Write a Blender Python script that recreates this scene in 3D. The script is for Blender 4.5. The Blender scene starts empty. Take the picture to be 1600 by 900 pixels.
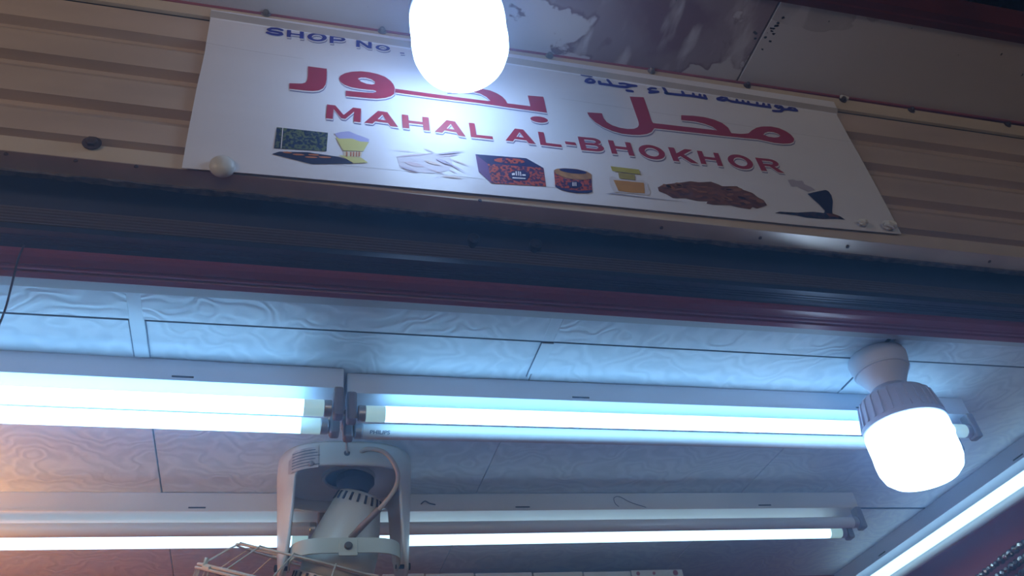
import bpy, bmesh, math, random
from mathutils import Vector, Matrix
from mathutils.geometry import tessellate_polygon

SC = bpy.context.scene
COL = SC.collection
Z0 = 1.70                      # eye height: heights below are given from the eye

# ------------------------------------------------------------------ camera
PITCH, YAW, ROLL, FPX = math.radians(38.514), math.radians(19.046), math.radians(-8.154), 1329.8
def make_camera():
    f = Vector((math.sin(YAW)*math.cos(PITCH), math.cos(YAW)*math.cos(PITCH), math.sin(PITCH)))
    r = Vector((math.cos(YAW), -math.sin(YAW), 0)); u = r.cross(f)
    r2 = r*math.cos(ROLL) + u*math.sin(ROLL); u2 = u*math.cos(ROLL) - r*math.sin(ROLL)
    cam = bpy.data.cameras.new('camera'); cam.sensor_width = 36; cam.lens = FPX/1600*36
    cam.clip_start = .02
    o = bpy.data.objects.new('camera', cam); COL.objects.link(o)
    m = Matrix((r2, u2, -f)).transposed().to_4x4(); m.translation = (0, 0, Z0)
    o.matrix_world = m; SC.camera = o
make_camera()

# ------------------------------------------------------------------ world, lamps, exposure
W = bpy.data.worlds.new('night_sky'); SC.world = W; W.use_nodes = True
W.node_tree.nodes['Background'].inputs[0].default_value = (.30, .32, .42, 1)
W.node_tree.nodes['Background'].inputs[1].default_value = .012
HZ = W.node_tree.nodes.new('ShaderNodeVolumeScatter')          # added bluish haze, gives the bulbs a glow and lifts the blacks
HZ.inputs['Color'].default_value = (.34, .58, 1, 1); HZ.inputs['Density'].default_value = .19; HZ.inputs['Anisotropy'].default_value = .76
W.node_tree.links.new(HZ.outputs[0], W.node_tree.nodes['World Output'].inputs['Volume'])
SC.view_settings.view_transform = 'Standard'; SC.view_settings.look = 'None'
SC.view_settings.exposure = 0; SC.view_settings.gamma = 1; SC.view_settings.use_curve_mapping = False
def lamp(name, loc, watts, col, rad):
    l = bpy.data.lights.new(name, 'POINT'); l.energy = watts; l.color = col; l.shadow_soft_size = rad
    o = bpy.data.objects.new(name, l); COL.objects.link(o); o.location = (loc[0], loc[1], loc[2]+Z0); return o
lamp('left_fill_light', (-1.7, -.7, .75), 29, (1, .80, .70), .10)     # added unseen fill light, warms the facade from the left
ar = bpy.data.lights.new('front_fill_light', 'AREA'); ar.shape = 'RECTANGLE'; ar.size = 3.0; ar.size_y = 1.6; ar.energy = 33; ar.color = (.80, .85, 1)
ao = bpy.data.objects.new('front_fill_light', ar); COL.objects.link(ao)      # added unseen area fill, brightens facade and undersides from the front
ao.location = (.2, -4.2, Z0-.25); ao.rotation_euler = (math.radians(95), 0, 0)
lamp('shop_warm_lamp', (-.82, 1.57, .58), 11, (1, .45, .15), .04)         # warm bulb inside the shop, left of frame
BULB_COL, BULB_L = (.37, .60, 1), 10.0
TUBE_COL, TUBE_L, REAR_L = (.24, .56, 1), 8.6, 3.0

# ------------------------------------------------------------------ materials
MATS = {}
def mat(name, col, rough=.6, metal=0, var=0, vscale=8, bump=0, bscale=60, stretch=(1, 1, 1), emit=None, estr=0, spec=.5):
    if name in MATS: return MATS[name]
    m = bpy.data.materials.new(name); m.use_nodes = True; nt = m.node_tree; b = nt.nodes['Principled BSDF']
    b.inputs['Base Color'].default_value = (*col, 1); b.inputs['Roughness'].default_value = rough
    b.inputs['Metallic'].default_value = metal; b.inputs['Specular IOR Level'].default_value = spec
    if var or bump:
        tc = nt.nodes.new('ShaderNodeTexCoord'); mp = nt.nodes.new('ShaderNodeMapping'); mp.inputs['Scale'].default_value = stretch
        nt.links.new(tc.outputs['Object'], mp.inputs[0])
    if var:
        n = nt.nodes.new('ShaderNodeTexNoise'); n.inputs['Scale'].default_value = vscale; n.inputs['Detail'].default_value = 6
        nt.links.new(mp.outputs[0], n.inputs['Vector'])
        r = nt.nodes.new('ShaderNodeValToRGB'); r.color_ramp.elements[0].position = .3; r.color_ramp.elements[1].position = .7
        r.color_ramp.elements[0].color = (*[c*(1-var) for c in col], 1); r.color_ramp.elements[1].color = (*[min(1, c*(1+var*.5)) for c in col], 1)
        nt.links.new(n.outputs['Fac'], r.inputs[0]); nt.links.new(r.outputs[0], b.inputs['Base Color'])
    if bump:
        n2 = nt.nodes.new('ShaderNodeTexNoise'); n2.inputs['Scale'].default_value = bscale; n2.inputs['Detail'].default_value = 4
        nt.links.new(mp.outputs[0], n2.inputs['Vector'])
        bp = nt.nodes.new('ShaderNodeBump'); bp.inputs['Strength'].default_value = bump; bp.inputs['Distance'].default_value = .004
        nt.links.new(n2.outputs['Fac'], bp.inputs['Height']); nt.links.new(bp.outputs[0], b.inputs['Normal'])
    if emit:
        b.inputs['Emission Color'].default_value = (*emit, 1); b.inputs['Emission Strength'].default_value = estr
    MATS[name] = m; return m

def mat_tile():
    """white vinyl-faced gypsum tile with an embossed swirl pattern"""
    m = bpy.data.materials.new('vinyl_tile'); m.use_nodes = True; nt = m.node_tree; b = nt.nodes['Principled BSDF']
    tc = nt.nodes.new('ShaderNodeTexCoord')
    nz = nt.nodes.new('ShaderNodeTexNoise'); nz.inputs['Scale'].default_value = 7; nz.inputs['Detail'].default_value = 2
    nt.links.new(tc.outputs['Object'], nz.inputs['Vector'])
    mx = nt.nodes.new('ShaderNodeMix'); mx.data_type = 'VECTOR'; mx.inputs['Factor'].default_value = .30
    nt.links.new(tc.outputs['Object'], mx.inputs[4]); nt.links.new(nz.outputs['Color'], mx.inputs[5])
    wv = nt.nodes.new('ShaderNodeTexWave'); wv.wave_type = 'RINGS'; wv.inputs['Scale'].default_value = 11; wv.inputs['Distortion'].default_value = 9
    wv.inputs['Detail'].default_value = 2; wv.inputs['Detail Scale'].default_value = 1.2
    nt.links.new(mx.outputs[1], wv.inputs['Vector'])
    rp = nt.nodes.new('ShaderNodeValToRGB'); rp.color_ramp.elements[0].color = (.60, .69, .76, 1); rp.color_ramp.elements[1].color = (.70, .79, .86, 1)
    nt.links.new(wv.outputs['Fac'], rp.inputs[0]); nt.links.new(rp.outputs[0], b.inputs['Base Color'])
    bp = nt.nodes.new('ShaderNodeBump'); bp.inputs['Strength'].default_value = .22; bp.inputs['Distance'].default_value = .003
    nt.links.new(wv.outputs['Fac'], bp.inputs['Height']); nt.links.new(bp.outputs[0], b.inputs['Normal'])
    b.inputs['Roughness'].default_value = .45
    return m
def mat_stained(name, amount, centre, radius, tint):
    """white painted soffit board with brown water stains and dirt specks"""
    m = bpy.data.materials.new(name); m.use_nodes = True; nt = m.node_tree; b = nt.nodes['Principled BSDF']; N = nt.nodes.new; Lk = nt.links.new
    tc = N('ShaderNodeTexCoord')
    def math_(op, a, c=None, clamp=False):
        n = N('ShaderNodeMath'); n.operation = op; n.use_clamp = clamp
        for i, v in enumerate((a, c)):
            if v is None: continue
            if isinstance(v, (int, float)): n.inputs[i].default_value = v
            else: Lk(v, n.inputs[i])
        return n.outputs[0]
    sub = N('ShaderNodeVectorMath'); sub.operation = 'SUBTRACT'; Lk(tc.outputs['Object'], sub.inputs[0]); sub.inputs[1].default_value = (*centre, 0)
    dv = N('ShaderNodeVectorMath'); dv.operation = 'DIVIDE'; Lk(sub.outputs[0], dv.inputs[0]); dv.inputs[1].default_value = (*radius, 1)
    ln = N('ShaderNodeVectorMath'); ln.operation = 'LENGTH'; Lk(dv.outputs[0], ln.inputs[0])
    nz = N('ShaderNodeTexNoise'); nz.inputs['Scale'].default_value = 7; nz.inputs['Detail'].default_value = 6; nz.inputs['Distortion'].default_value = .3
    Lk(tc.outputs['Object'], nz.inputs['Vector'])
    v = math_('ADD', math_('SUBTRACT', 1.0, ln.outputs['Value']), math_('MULTIPLY', math_('SUBTRACT', nz.outputs['Fac'], .5), 2.4))
    st = N('ShaderNodeValToRGB'); e = st.color_ramp.elements
    e[0].position = .20; e[0].color = (0, 0, 0, 1); e[1].position = .235; e[1].color = (1, 1, 1, 1)
    for pos, c in ((.30, .72), (.62, .80), (.90, 1)):
        q = e.new(pos); q.color = (c, c, c, 1)
    Lk(v, st.inputs[0])
    mp = N('ShaderNodeMapping'); mp.inputs['Scale'].default_value = (17, 5, 1); mp.inputs['Rotation'].default_value = (0, 0, .35); Lk(tc.outputs['Object'], mp.inputs[0])
    ns = N('ShaderNodeTexNoise'); ns.inputs['Scale'].default_value = 1; ns.inputs['Detail'].default_value = 4; Lk(mp.outputs[0], ns.inputs['Vector'])
    sr = N('ShaderNodeValToRGB'); sr.color_ramp.elements[0].position = .53; sr.color_ramp.elements[0].color = (1, 1, 1, 1); sr.color_ramp.elements[1].position = .63; sr.color_ramp.elements[1].color = (.22, .22, .22, 1)
    Lk(ns.outputs['Fac'], sr.inputs[0])
    stain = math_('MULTIPLY', sr.outputs[0], st.outputs[0])
    mx = N('ShaderNodeMix'); mx.data_type = 'RGBA'; mx.inputs[6].default_value = (.66, .62, .63, 1); mx.inputs[7].default_value = (*tint, 1)
    Lk(math_('MULTIPLY', stain, amount), mx.inputs[0])
    n2 = N('ShaderNodeTexNoise'); n2.inputs['Scale'].default_value = 55; n2.inputs['Detail'].default_value = 3; Lk(tc.outputs['Object'], n2.inputs['Vector'])
    n3 = N('ShaderNodeTexNoise'); n3.inputs['Scale'].default_value = 4; Lk(tc.outputs['Object'], n3.inputs['Vector'])
    sp = math_('MULTIPLY', math_('GREATER_THAN', n2.outputs['Fac'], .72), math_('GREATER_THAN', n3.outputs['Fac'], .52))
    m2 = N('ShaderNodeMix'); m2.data_type = 'RGBA'; Lk(sp, m2.inputs[0]); Lk(mx.outputs[2], m2.inputs[6]); m2.inputs[7].default_value = (.05, .045, .05, 1)
    Lk(m2.outputs[2], b.inputs['Base Color']); b.inputs['Roughness'].default_value = .6
    return m
def mat_pattern(name, a, b_, scale):
    """printed speckled ornament in two colours"""
    m = bpy.data.materials.new(name); m.use_nodes = True; nt = m.node_tree; b = nt.nodes['Principled BSDF']
    tc = nt.nodes.new('ShaderNodeTexCoord'); vo = nt.nodes.new('ShaderNodeTexNoise'); vo.inputs['Scale'].default_value = scale; vo.inputs['Detail'].default_value = 3
    nt.links.new(tc.outputs['Object'], vo.inputs['Vector'])
    r = nt.nodes.new('ShaderNodeValToRGB'); r.color_ramp.elements[0].position = .47; r.color_ramp.elements[1].position = .55
    r.color_ramp.elements[0].color = (*a, 1); r.color_ramp.elements[1].color = (*b_, 1)
    nt.links.new(vo.outputs['Fac'], r.inputs[0]); nt.links.new(r.outputs[0], b.inputs['Base Color']); b.inputs['Roughness'].default_value = .4
    MATS[name] = m; return m

BEIGE = mat('beige_sheet_metal', (.54, .435, .36), .42, 0, .14, 5, .05, 40, (1, 4, 4))
BEIGE2 = mat('beige_flange_metal', (.62, .53, .42), .38, 0, .12, 9, .04, 60)
LIPMAT = mat('worn_glossy_flange', (.66, .58, .50), .27, .2, .18, 12)
GRIME = mat('grimy_edge_sealant', (.13, .12, .115), .85, 0, .7, 70, .6, 90)
SHUT = mat('dark_shutter_steel', (.030, .036, .060), .55, .2, .2, 14)
SHUTBAR = mat('brown_shutter_bar', (.125, .10, .085), .5, .2, .25, 10, 0, 1, (.3, 4, 4))
NAVY = mat('dark_blue_lintel', (.022, .034, .060), .38, .2, .2, 9)
REDTRIM = mat('dark_red_moulding', (.24, .050, .075), .28, 0, .2, 8, 0, 1, (.2, 3, 3))
PINK = mat('faded_red_bead', (.30, .075, .10), .5, 0, .3, 12)
FASCIA = mat('dark_red_fascia_paint', (.13, .022, .016), .55, 0, .35, 10)
WALLRED = mat('dark_red_wall_paint', (.42, .040, .050), .5, 0, .2, 5)
WHITE = mat('white_enamel', (.58, .68, .80), .35, 0, .05, 6)
TEE = mat('white_ceiling_tee', (.62, .71, .78), .4)
ANGLE = mat('grey_wall_angle', (.48, .53, .55), .5)
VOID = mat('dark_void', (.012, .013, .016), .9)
TILE = mat_tile()
BANNER = mat('white_vinyl_banner', (.77, .78, .87), .34, 0, .035, 5, .10, 7, (1, 1, 6))
INKRED = mat('printed_red_ink', (.38, .030, .060), .42)
INKWHITE = mat('printed_white_ink', (.80, .79, .83), .4)
INKSHADE = mat('printed_shadow_ink', (.22, .21, .40), .45)
INKBLUE = mat('printed_blue_ink', (.030, .022, .30), .42)
STEEL = mat('dull_steel', (.35, .34, .33), .4, .8, .3, 60)
RUST = mat('rusty_bolt', (.10, .07, .06), .7, .3, .5, 90)
PLASTIC = mat('white_plastic', (.66, .67, .66), .35, 0, .05, 10)
HOLDER = mat('white_lampholder_plastic', (.62, .69, .80), .45)
SINK = mat('grey_white_heat_sink', (.52, .58, .74), .5)
SOCKET = mat('grey_tube_holder', (.22, .20, .20), .5, 0, .2, 40)
CREAM = mat('cream_starter', (.50, .47, .30), .5)
ALU = mat('tube_end_aluminium', (.45, .46, .48), .35, .7)
FANW = mat('ivory_fan_plastic', (.60, .58, .52), .36, 0, .06, 12)
FANM = mat('cream_motor_paint', (.55, .51, .41), .34, 0, .08, 10)
FANSTRAP = mat('aged_cream_strap', (.45, .42, .31), .42, 0, .1, 14)
FANWIRE = mat('cream_guard_wire', (.42, .35, .25), .4)
BLACK = mat('black_slot', (.012, .011, .010), .7)
CORD = mat('beige_power_cord', (.46, .36, .26), .5)
GREYCORD = mat('grey_power_cord', (.34, .33, .30), .5)
DARKCORD = mat('dark_hanging_wire', (.04, .045, .07), .5)
DIFF = mat('bulb_diffuser_lit', (.8, .8, .8), .4, emit=BULB_COL, estr=BULB_L)
LIT = mat('fluorescent_lit', (.8, .8, .8), .3, emit=TUBE_COL, estr=TUBE_L)
LITR = mat('fluorescent_lit_dimmer', (.8, .8, .8), .3, emit=(.36, .66, 1), estr=REAR_L)
LITEND = mat('fluorescent_tube_end', (.58, .68, .68), .3, emit=(.34, .66, .80), estr=.62)
UNLIT = mat('fluorescent_unlit', (.70, .73, .74), .22)
PRINTGREY = mat('grey_tube_print', (.10, .13, .20), .5)

# ------------------------------------------------------------------ mesh helpers (coordinates: x right, y into the shop, z above the eye)
WORLD = {}
def wloc(o):
    p = Vector((0, 0, 0))
    while o is not None:
        p += Vector(WORLD.get(o.name, (0, 0, 0))); o = o.parent
    return p
def mk(name, verts, faces, m, parent=None, smooth=False, origin=None, sharp=None):
    me = bpy.data.meshes.new(name)
    org = wloc(parent) if parent else Vector(origin) if origin else Vector((0, 0, 0))
    me.from_pydata([(v[0]-org.x, v[1]-org.y, v[2]-org.z) for v in verts], [], faces); me.update()
    bm = bmesh.new(); bm.from_mesh(me); bmesh.ops.recalc_face_normals(bm, faces=bm.faces); bm.to_mesh(me); bm.free()
    if smooth:
        for p in me.polygons: p.use_smooth = True
        me.set_sharp_from_angle(angle=math.radians(sharp or 40))
    me.materials.append(m)
    o = bpy.data.objects.new(name, me); COL.objects.link(o)
    if parent: o.parent = parent; WORLD[o.name] = (0, 0, 0)
    else:
        o.location = (org.x, org.y, org.z+Z0); WORLD[o.name] = tuple(org)
    return o
def tag(o, label=None, cat=None, group=None, kind=None):
    if label: o['label'] = label
    if cat: o['category'] = cat
    if group: o['group'] = group
    if kind: o['kind'] = kind
    return o
def thing(name, loc, label, cat, group=None, kind=None):
    o = bpy.data.objects.new(name, None); o.empty_display_size = .05; COL.objects.link(o)
    o.location = (loc[0], loc[1], loc[2]+Z0); WORLD[o.name] = tuple(loc)
    return tag(o, label, cat, group, kind)
def box(x0, x1, y0, y1, z0, z1, tilt=0, pivot=.45):
    v = [(x, y, z+tilt*(x-pivot)) for x in (x0, x1) for y in (y0, y1) for z in (z0, z1)]
    return v, [(0, 1, 3, 2), (4, 6, 7, 5), (0, 4, 5, 1), (2, 3, 7, 6), (0, 2, 6, 4), (1, 5, 7, 3)]
def add(A, B):
    n = len(A[0]); return A[0]+B[0], A[1]+[tuple(i+n for i in f) for f in B[1]]
def bevel_box(x0, x1, y0, y1, z0, z1, r):
    bm = bmesh.new(); v, f = box(x0, x1, y0, y1, z0, z1)
    bv = [bm.verts.new(p) for p in v]
    for q in f: bm.faces.new([bv[i] for i in q])
    bmesh.ops.bevel(bm, geom=bm.edges[:], offset=r, segments=2, affect='EDGES', profile=.5)
    bm.verts.index_update()
    return [tuple(p.co) for p in bm.verts], [tuple(w.index for w in p.verts) for p in bm.faces]
def extrude_x(prof, x0, x1, nx=1, tilt=0, pivot=.45, close=True):
    """profile of (y, z) swept along x"""
    n = len(prof); V = []; F = []
    for i in range(nx+1):
        x = x0+(x1-x0)*i/nx; V += [(x, y, z+tilt*(x-pivot)) for y, z in prof]
    for i in range(nx):
        for j in range(n if close else n-1):
            k = (j+1) % n; F.append((i*n+j, i*n+k, (i+1)*n+k, (i+1)*n+j))
    if close: F += [tuple(range(n)), tuple(range(nx*n, nx*n+n))]
    return V, F
def frame(axis):
    a = Vector(axis).normalized(); t = Vector((0, 0, 1)) if abs(a.z) < .9 else Vector((0, 1, 0))
    u = a.cross(t).normalized(); return a, u, a.cross(u).normalized()
def lathe(prof, org, axis=(0, 0, 1), n=32, rmod=None):
    """prof of (radius, height along axis)"""
    a, u, w = frame(axis); org = Vector(org); V = []; F = []
    for r, h in prof:
        for k in range(n):
            t = 2*math.pi*k/n; rr = r*(rmod(t, h) if rmod else 1)
            V.append(tuple(org+a*h+u*rr*math.cos(t)+w*rr*math.sin(t)))
    for i in range(len(prof)-1):
        for k in range(n): F.append((i*n+k, i*n+(k+1) % n, (i+1)*n+(k+1) % n, (i+1)*n+k))
    if prof[0][0] > 1e-5: F.append(tuple(range(n)))
    if prof[-1][0] > 1e-5: F.append(tuple(range((len(prof)-1)*n, len(prof)*n)))
    return V, F
def sweep(pts, r, n=8, closed=False):
    P = [Vector(p) for p in pts]; V = []; F = []; m = len(P); up = None
    for i, p in enumerate(P):
        d = (P[(i+1) % m]-P[i-1]) if closed else (P[min(i+1, m-1)]-P[max(i-1, 0)])
        d.normalize()
        if up is None: up = d.cross(Vector((.31, .2, .93))).normalized()
        up = (up-d*up.dot(d)).normalized(); s = d.cross(up)
        rr = r[i] if isinstance(r, (list, tuple)) else r
        for k in range(n):
            t = 2*math.pi*k/n; V.append(tuple(p+up*rr*math.cos(t)+s*rr*math.sin(t)))
    for i in range(m if closed else m-1):
        j = (i+1) % m
        for k in range(n): F.append((i*n+k, i*n+(k+1) % n, j*n+(k+1) % n, j*n+k))
    if not closed: F += [tuple(range(n)), tuple(range((m-1)*n, m*n))]
    return V, F
def curve(pts, k=8):
    """Catmull-Rom through the points"""
    P = [Vector(p) for p in pts]; P = [P[0]*2-P[1]]+P+[P[-1]*2-P[-2]]; out = []
    for i in range(1, len(P)-2):
        for s in range(k):
            t = s/k; a, b, c, d = P[i-1:i+3]
            out.append(.5*((2*b)+(c-a)*t+(2*a-5*b+4*c-d)*t*t+(3*b-a-3*c+d)*t**3))
    return out+[P[-2]]
def flat(loops, y, dx=0, dz=0):
    """filled outline (with holes) on the banner plane"""
    L3 = [[Vector((p[0]+dx, p[1]+dz, 0)) for p in lp] for lp in loops]
    tris = tessellate_polygon(L3); pts = [q for lp in L3 for q in lp]
    return [(q.x, y, q.y) for q in pts], [tuple(t) for t in tris]
def ribbon(pts, w, y):
    """brush stroke with rounded ends on the banner plane"""
    P = [Vector((p[0], p[1])) for p in pts]; V = []; F = []
    for i in range(len(P)-1):
        a, b = P[i], P[i+1]; d = (b-a).normalized(); nn = Vector((-d.y, d.x))*w/2; s = len(V)
        ring = [a+nn]+[a-d*(w/2)*math.sin(t)+nn*math.cos(t) for t in (.6, 1.2, 1.94, 2.54)]+[a-nn, b-nn]+[b+d*(w/2)*math.sin(t)-nn*math.cos(t) for t in (.6, 1.2, 1.94, 2.54)]+[b+nn]
        V += [(q.x, y-.00002*i, q.y) for q in ring]; F.append(tuple(range(s, s+len(ring))))
    return V, F

TILT = -.0135
XL, XR = -1.6, 1.76
# ------------------------------------------------------------------ the setting
tag(mk('floor', *box(XL-.1, XR+.1, -2.5, 2.24, -Z0-.1, -Z0), mat('grey_floor_tiles', (.22, .20, .18), .6, 0, .2, 6)), kind='structure')
tag(mk('wall_right', *box(XR, XR+.1, .90, 2.24, -Z0, .86), WALLRED), kind='structure')
tag(mk('wall_left', *box(XL-.1, XL, .90, 2.24, -Z0, .86), WALLRED), kind='structure')
tag(mk('wall_back', *box(XL, XR, 2.16, 2.24, -Z0, .86), WALLRED), kind='structure')
ceil = tag(mk('ceiling', *box(XL, XR, .985, 2.16, .822, .85), VOID), kind='structure')
cols = [XL, -.834, -.208, .42, 1.045, 1.672, XR]; rows = [.997, 1.08, 1.707, 2.16]
for j in range(3):
    for i in range(len(cols)-1):
        x0, x1 = cols[i]+.0007, cols[i+1]-.0007
        if j == 0 and 0 < i: x0 += .008
        if j == 0: x1 -= .008
        dz = (-.002 if j == 0 else 0)+random.Random(i*7+j).uniform(-.0008, .0008)
        mk('ceiling_tile', *bevel_box(x0, x1, rows[j]+.0022, rows[j+1]-.0028, .80+dz, .812+dz, .0012), TILE, ceil)
for x, y0, y1 in ((-.208, .997, 1.175), (.42, .997, 1.078), (.423, 1.084, 1.175), (-.834, .997, 1.175)):
    mk('ceiling_tee', *bevel_box(x-.0105, x+.0105, y0, y1, .798, .8004, .0006), TEE, ceil)
JOINT = mat('grey_joint', (.15, .19, .25), .8)
for y in (1.08, 1.707): mk('joint_strip', *box(XL, XR, y-.0020, y+.0020, .7985, .806), VOID, ceil)  # solid dark strips stand in for the shadow in the tile gaps
for x, y0, y1 in ((-.2195, .997, 1.175), (-.1965, .997, 1.175), (.4095, .997, 1.078), (.4315, .997, 1.078), (.412, 1.084, 1.185), (1.045, 1.0, 1.185)):
    mk('joint_strip', *box(x-.0007, x+.0007, y0, y1, .7985, .806), JOINT, ceil)
tag(mk('trim_2', *add(box(XL, XR, .984, 1.008, .792, .7945), box(XL, XR, .984, .9865, .7945, .82)), ANGLE), kind='structure')

# front cladding: ribbed beige sheet above the shop opening
wf = tag(mk('wall_front', *box(XL, XR+.1, .872, .880, .880, 1.262), VOID), kind='structure')
zt = [1.238, 1.152, 1.070, .984, .908]
for i in range(4):
    top, bot = zt[i], zt[i+1]
    if i == 0: prof = [(.8405, 1.2055), (.8405, bot)]
    else: prof = [(.8575, top+(.003 if i == 1 else -.002)), (.8565, top-.012), (.8405, top-.036), (.8405, bot)]
    prof = prof+[(.8575, bot-.002)]+[(p[0]+.0015, p[1]+.0002) for p in reversed(prof+[(.8575, bot-.002)])]
    mk('cladding_rib', *extrude_x(prof, XL, XR+.1, 1, TILT if i else TILT*.75), BEIGE, wf)
# last valley, then the bottom flange folded under
prof = [(.8575, .906), (.8565, .899), (.8405, .893), (.8400, .8655), (.8700, .8645), (.8700, .8665), (.8425, .868), (.8425, .892)]
mk('bottom_flange', *extrude_x(prof, XL, XR+.1, 1, TILT), BEIGE2, wf)
mk('bottom_flange_face', *extrude_x([(.8402, .8652), (.8700, .8642), (.8700, .8636), (.8402, .8646)], XL, XR+.1, 1, TILT), LIPMAT, wf)
# rough sealant bead along the inner edge
rnd = random.Random(3); V = []; F = []; n = 240
for i in range(n+1):
    x = XL+(XR+.1-XL)*i/n; t = TILT*(x-.45); q = rnd.uniform(-.0018, .0018); q2 = rnd.uniform(-.0018, .0018)
    V += [(x, .870, .8646+t), (x, .8705, .8606+t+q2), (x, .8800+q, .8612+t), (x, .8815+q, .870+t)]
for i in range(n):
    for j in range(3): F.append((i*4+j, i*4+j+1, i*4+j+5, i*4+j+4))
mk('edge_sealant', V, F, GRIME, wf)
# top flange under the canopy with a dark gap below it
mk('top_flange', *extrude_x([(.842, 1.2105), (.836, 1.2115), (.836, 1.2445), (.842, 1.2455)], XL, XR+.1, 1, TILT*.75), BEIGE2, wf)
for x, z in ((-.352, .868), (-.272, .868), (-.20, .868), (.26, .866), (.55, .865), (.72, .8645), (.88, .8635), (1.16, .8655)):
    mk('rivet', *lathe([(0, -.0012), (.0022, -.0008), (.0030, .0006)], (x, .838+(.017 if x > .3 else .0), .8625+TILT*(x-.45) if x > .3 else z), (0, .3, 1) if x > .3 else (0, 1, 0), 10), RUST, wf, True)
def hex_bolt(x, z, y=.836, r=.007, m=RUST, name='roofing_bolt'):
    A = lathe([(0, -.001), (r*1.5, -.0005), (r*1.55, .0012), (0, .0012)], (x, y-.001, z), (0, -1, 0), 14)
    B = lathe([(r, .0012), (r, .006), (r*.7, .0075), (0, .0075)], (x, y-.001, z), (0, -1, 0), 6)
    return mk(name, *add(A, B), m, wf)
for x in (-.062, .125, .418, .612, .806, 1.012, 1.168, 1.40):
    hex_bolt(x, 1.240+TILT*.75*(x-.45), r=.0048, m=STEEL if x < .7 else RUST)
hex_bolt(-.259, .8935-TILT*.7, y=.839, r=.0078)

# roller shutter housing, seen from below
sh = thing('roller_shutter', (.1, .93, .80), 'dark roller shutter housing with ribbed bottom bar under the banner', 'shutter')
mk('housing_back', *box(XL, XR+.1, .930, .938, .800, 1.20, TILT*.6), SHUT, sh)
mk('housing_top', *box(XL, XR+.1, .880, .930, 1.195, 1.20, TILT*.6), SHUT, sh)
prof = [(.928, .846)]
for k in range(5):
    z = .8435-k*.0052; prof += [(.9135, z), (.9115, z-.0014), (.9115, z-.0036), (.9135, z-.0048)]
prof += [(.9130, .8155), (.928, .8145)]
mk('bottom_bar', *extrude_x(prof, XL, XR+.1, 1, TILT*.6), SHUTBAR, sh)
mk('shutter_slat', *extrude_x([(.9285, .8455), (.920, .850), (.9165, .868), (.9165, .884), (.920, .905), (.9285, .910)], XL, XR+.1, 1, TILT*.6), SHUT, sh, True)
mk('shutter_slat', *extrude_x([(.9285, .9115), (.920, .916), (.9165, .934), (.9165, .950), (.920, .971), (.9285, .976)], XL, XR+.1, 1, TILT*.6), SHUT, sh, True)
for x in (.262, .358):      # stop knobs on the bottom bar
    mk('stop_knob', *lathe([(.006, 0), (.006, .006), (.0095, .008), (.0095, .016), (.006, .019), (0, .019)], (x, .9125, .846), (0, -1, 0), 16), BLACK, sh, True)
prof = [(.9045, .8085), (.9045, .7995)]+[(y+d, .7995+e) for y in (.915, .9205, .926, .9315) for d, e in ((0, 0), (.0006, .0016), (.0014, .0016), (.0020, 0))]+[(.942, .7985), (.942, .8085)]
lt = tag(mk('trim_3', *extrude_x(prof, XL, XR, 1, TILT*.35), NAVY), kind='structure')
prof = [(.940, .806), (.940, .7935), (.944, .7895), (.952, .7885), (.956, .7865), (.9585, .7885), (.9605, .7885), (.963, .7858), (.9665, .7858), (.9685, .7885), (.9705, .7885), (.9725, .7850), (.982, .7840), (.9855, .7860), (.9855, .806)]
tag(mk('trim_1', *extrude_x(prof, XL, XR, 1, TILT*.25), REDTRIM, smooth=True, sharp=25), kind='structure')

# ------------------------------------------------------------------ canopy soffit above the sign
SOF1 = mat_stained('stained_soffit_board', .92, (.20, -.01), (.28, .19), (.20, .100, .118))
SOF2 = mat_stained('soffit_board_grubby', .45, (.47, -.08), (.12, .045), (.22, .19, .19))
cn = thing('canopy', (.4, .74, 1.25), 'narrow white canopy soffit with brown water stains over the sign', 'canopy')
for x0, x1, m in ((XL, -.44, SOF2), (-.437, .787, SOF1), (.7905, XR+.1, SOF2)):
    mk('soffit_board', *bevel_box(x0, x1, .662, .842, 1.2475, 1.2555, .0012), m, cn)
mk('edge_bead', *extrude_x([(.8375+.004*math.cos(t), 1.2455+.0034*math.sin(t)) for t in [k*math.pi/4 for k in range(8)]], XL, XR+.1), PINK, cn, True)
mk('fascia', *extrude_x([(.664, 1.2440), (.650, 1.2420), (.647, 1.2440), (.634, 1.2430), (.630, 1.30), (.664, 1.30)], XL, XR+.1), FASCIA, cn)
mk('canopy_deck', *box(XL, XR+.1, .634, .90, 1.262, 1.27), VOID, cn)
rr = random.Random(8)                   # chipped black holes next to the board joint
for k in range(12):
    x = .7905+rr.choice((-1, 1, 1))*rr.uniform(.004, .022); y = rr.uniform(.69, .83)
    pts = [(x+rr.uniform(.0016, .0045)*math.cos(t), y+rr.uniform(.0012, .0030)*math.sin(t)) for t in [i*math.pi/4 for i in range(8)]]
    mk('chipped_spot', [(p[0], p[1], 1.2471) for p in pts]+[(p[0], p[1], 1.2476) for p in pts], [tuple(range(8)), tuple(range(8, 16))]+[(i, (i+1) % 8, 8+(i+1) % 8, 8+i) for i in range(8)], BLACK, cn)
tag(mk('plastic_cable_clip', *lathe([(0, -.009), (.0035, -.008), (.0042, 0), (.0035, .008), (0, .009)], (1.015, .8315, 1.2385), (1, 0, -.15), 12), PLASTIC, None, True, (1.015, .8315, 1.2385)),
    'small white plastic clip at the canopy edge beside the banner corner', 'clip')

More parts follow.
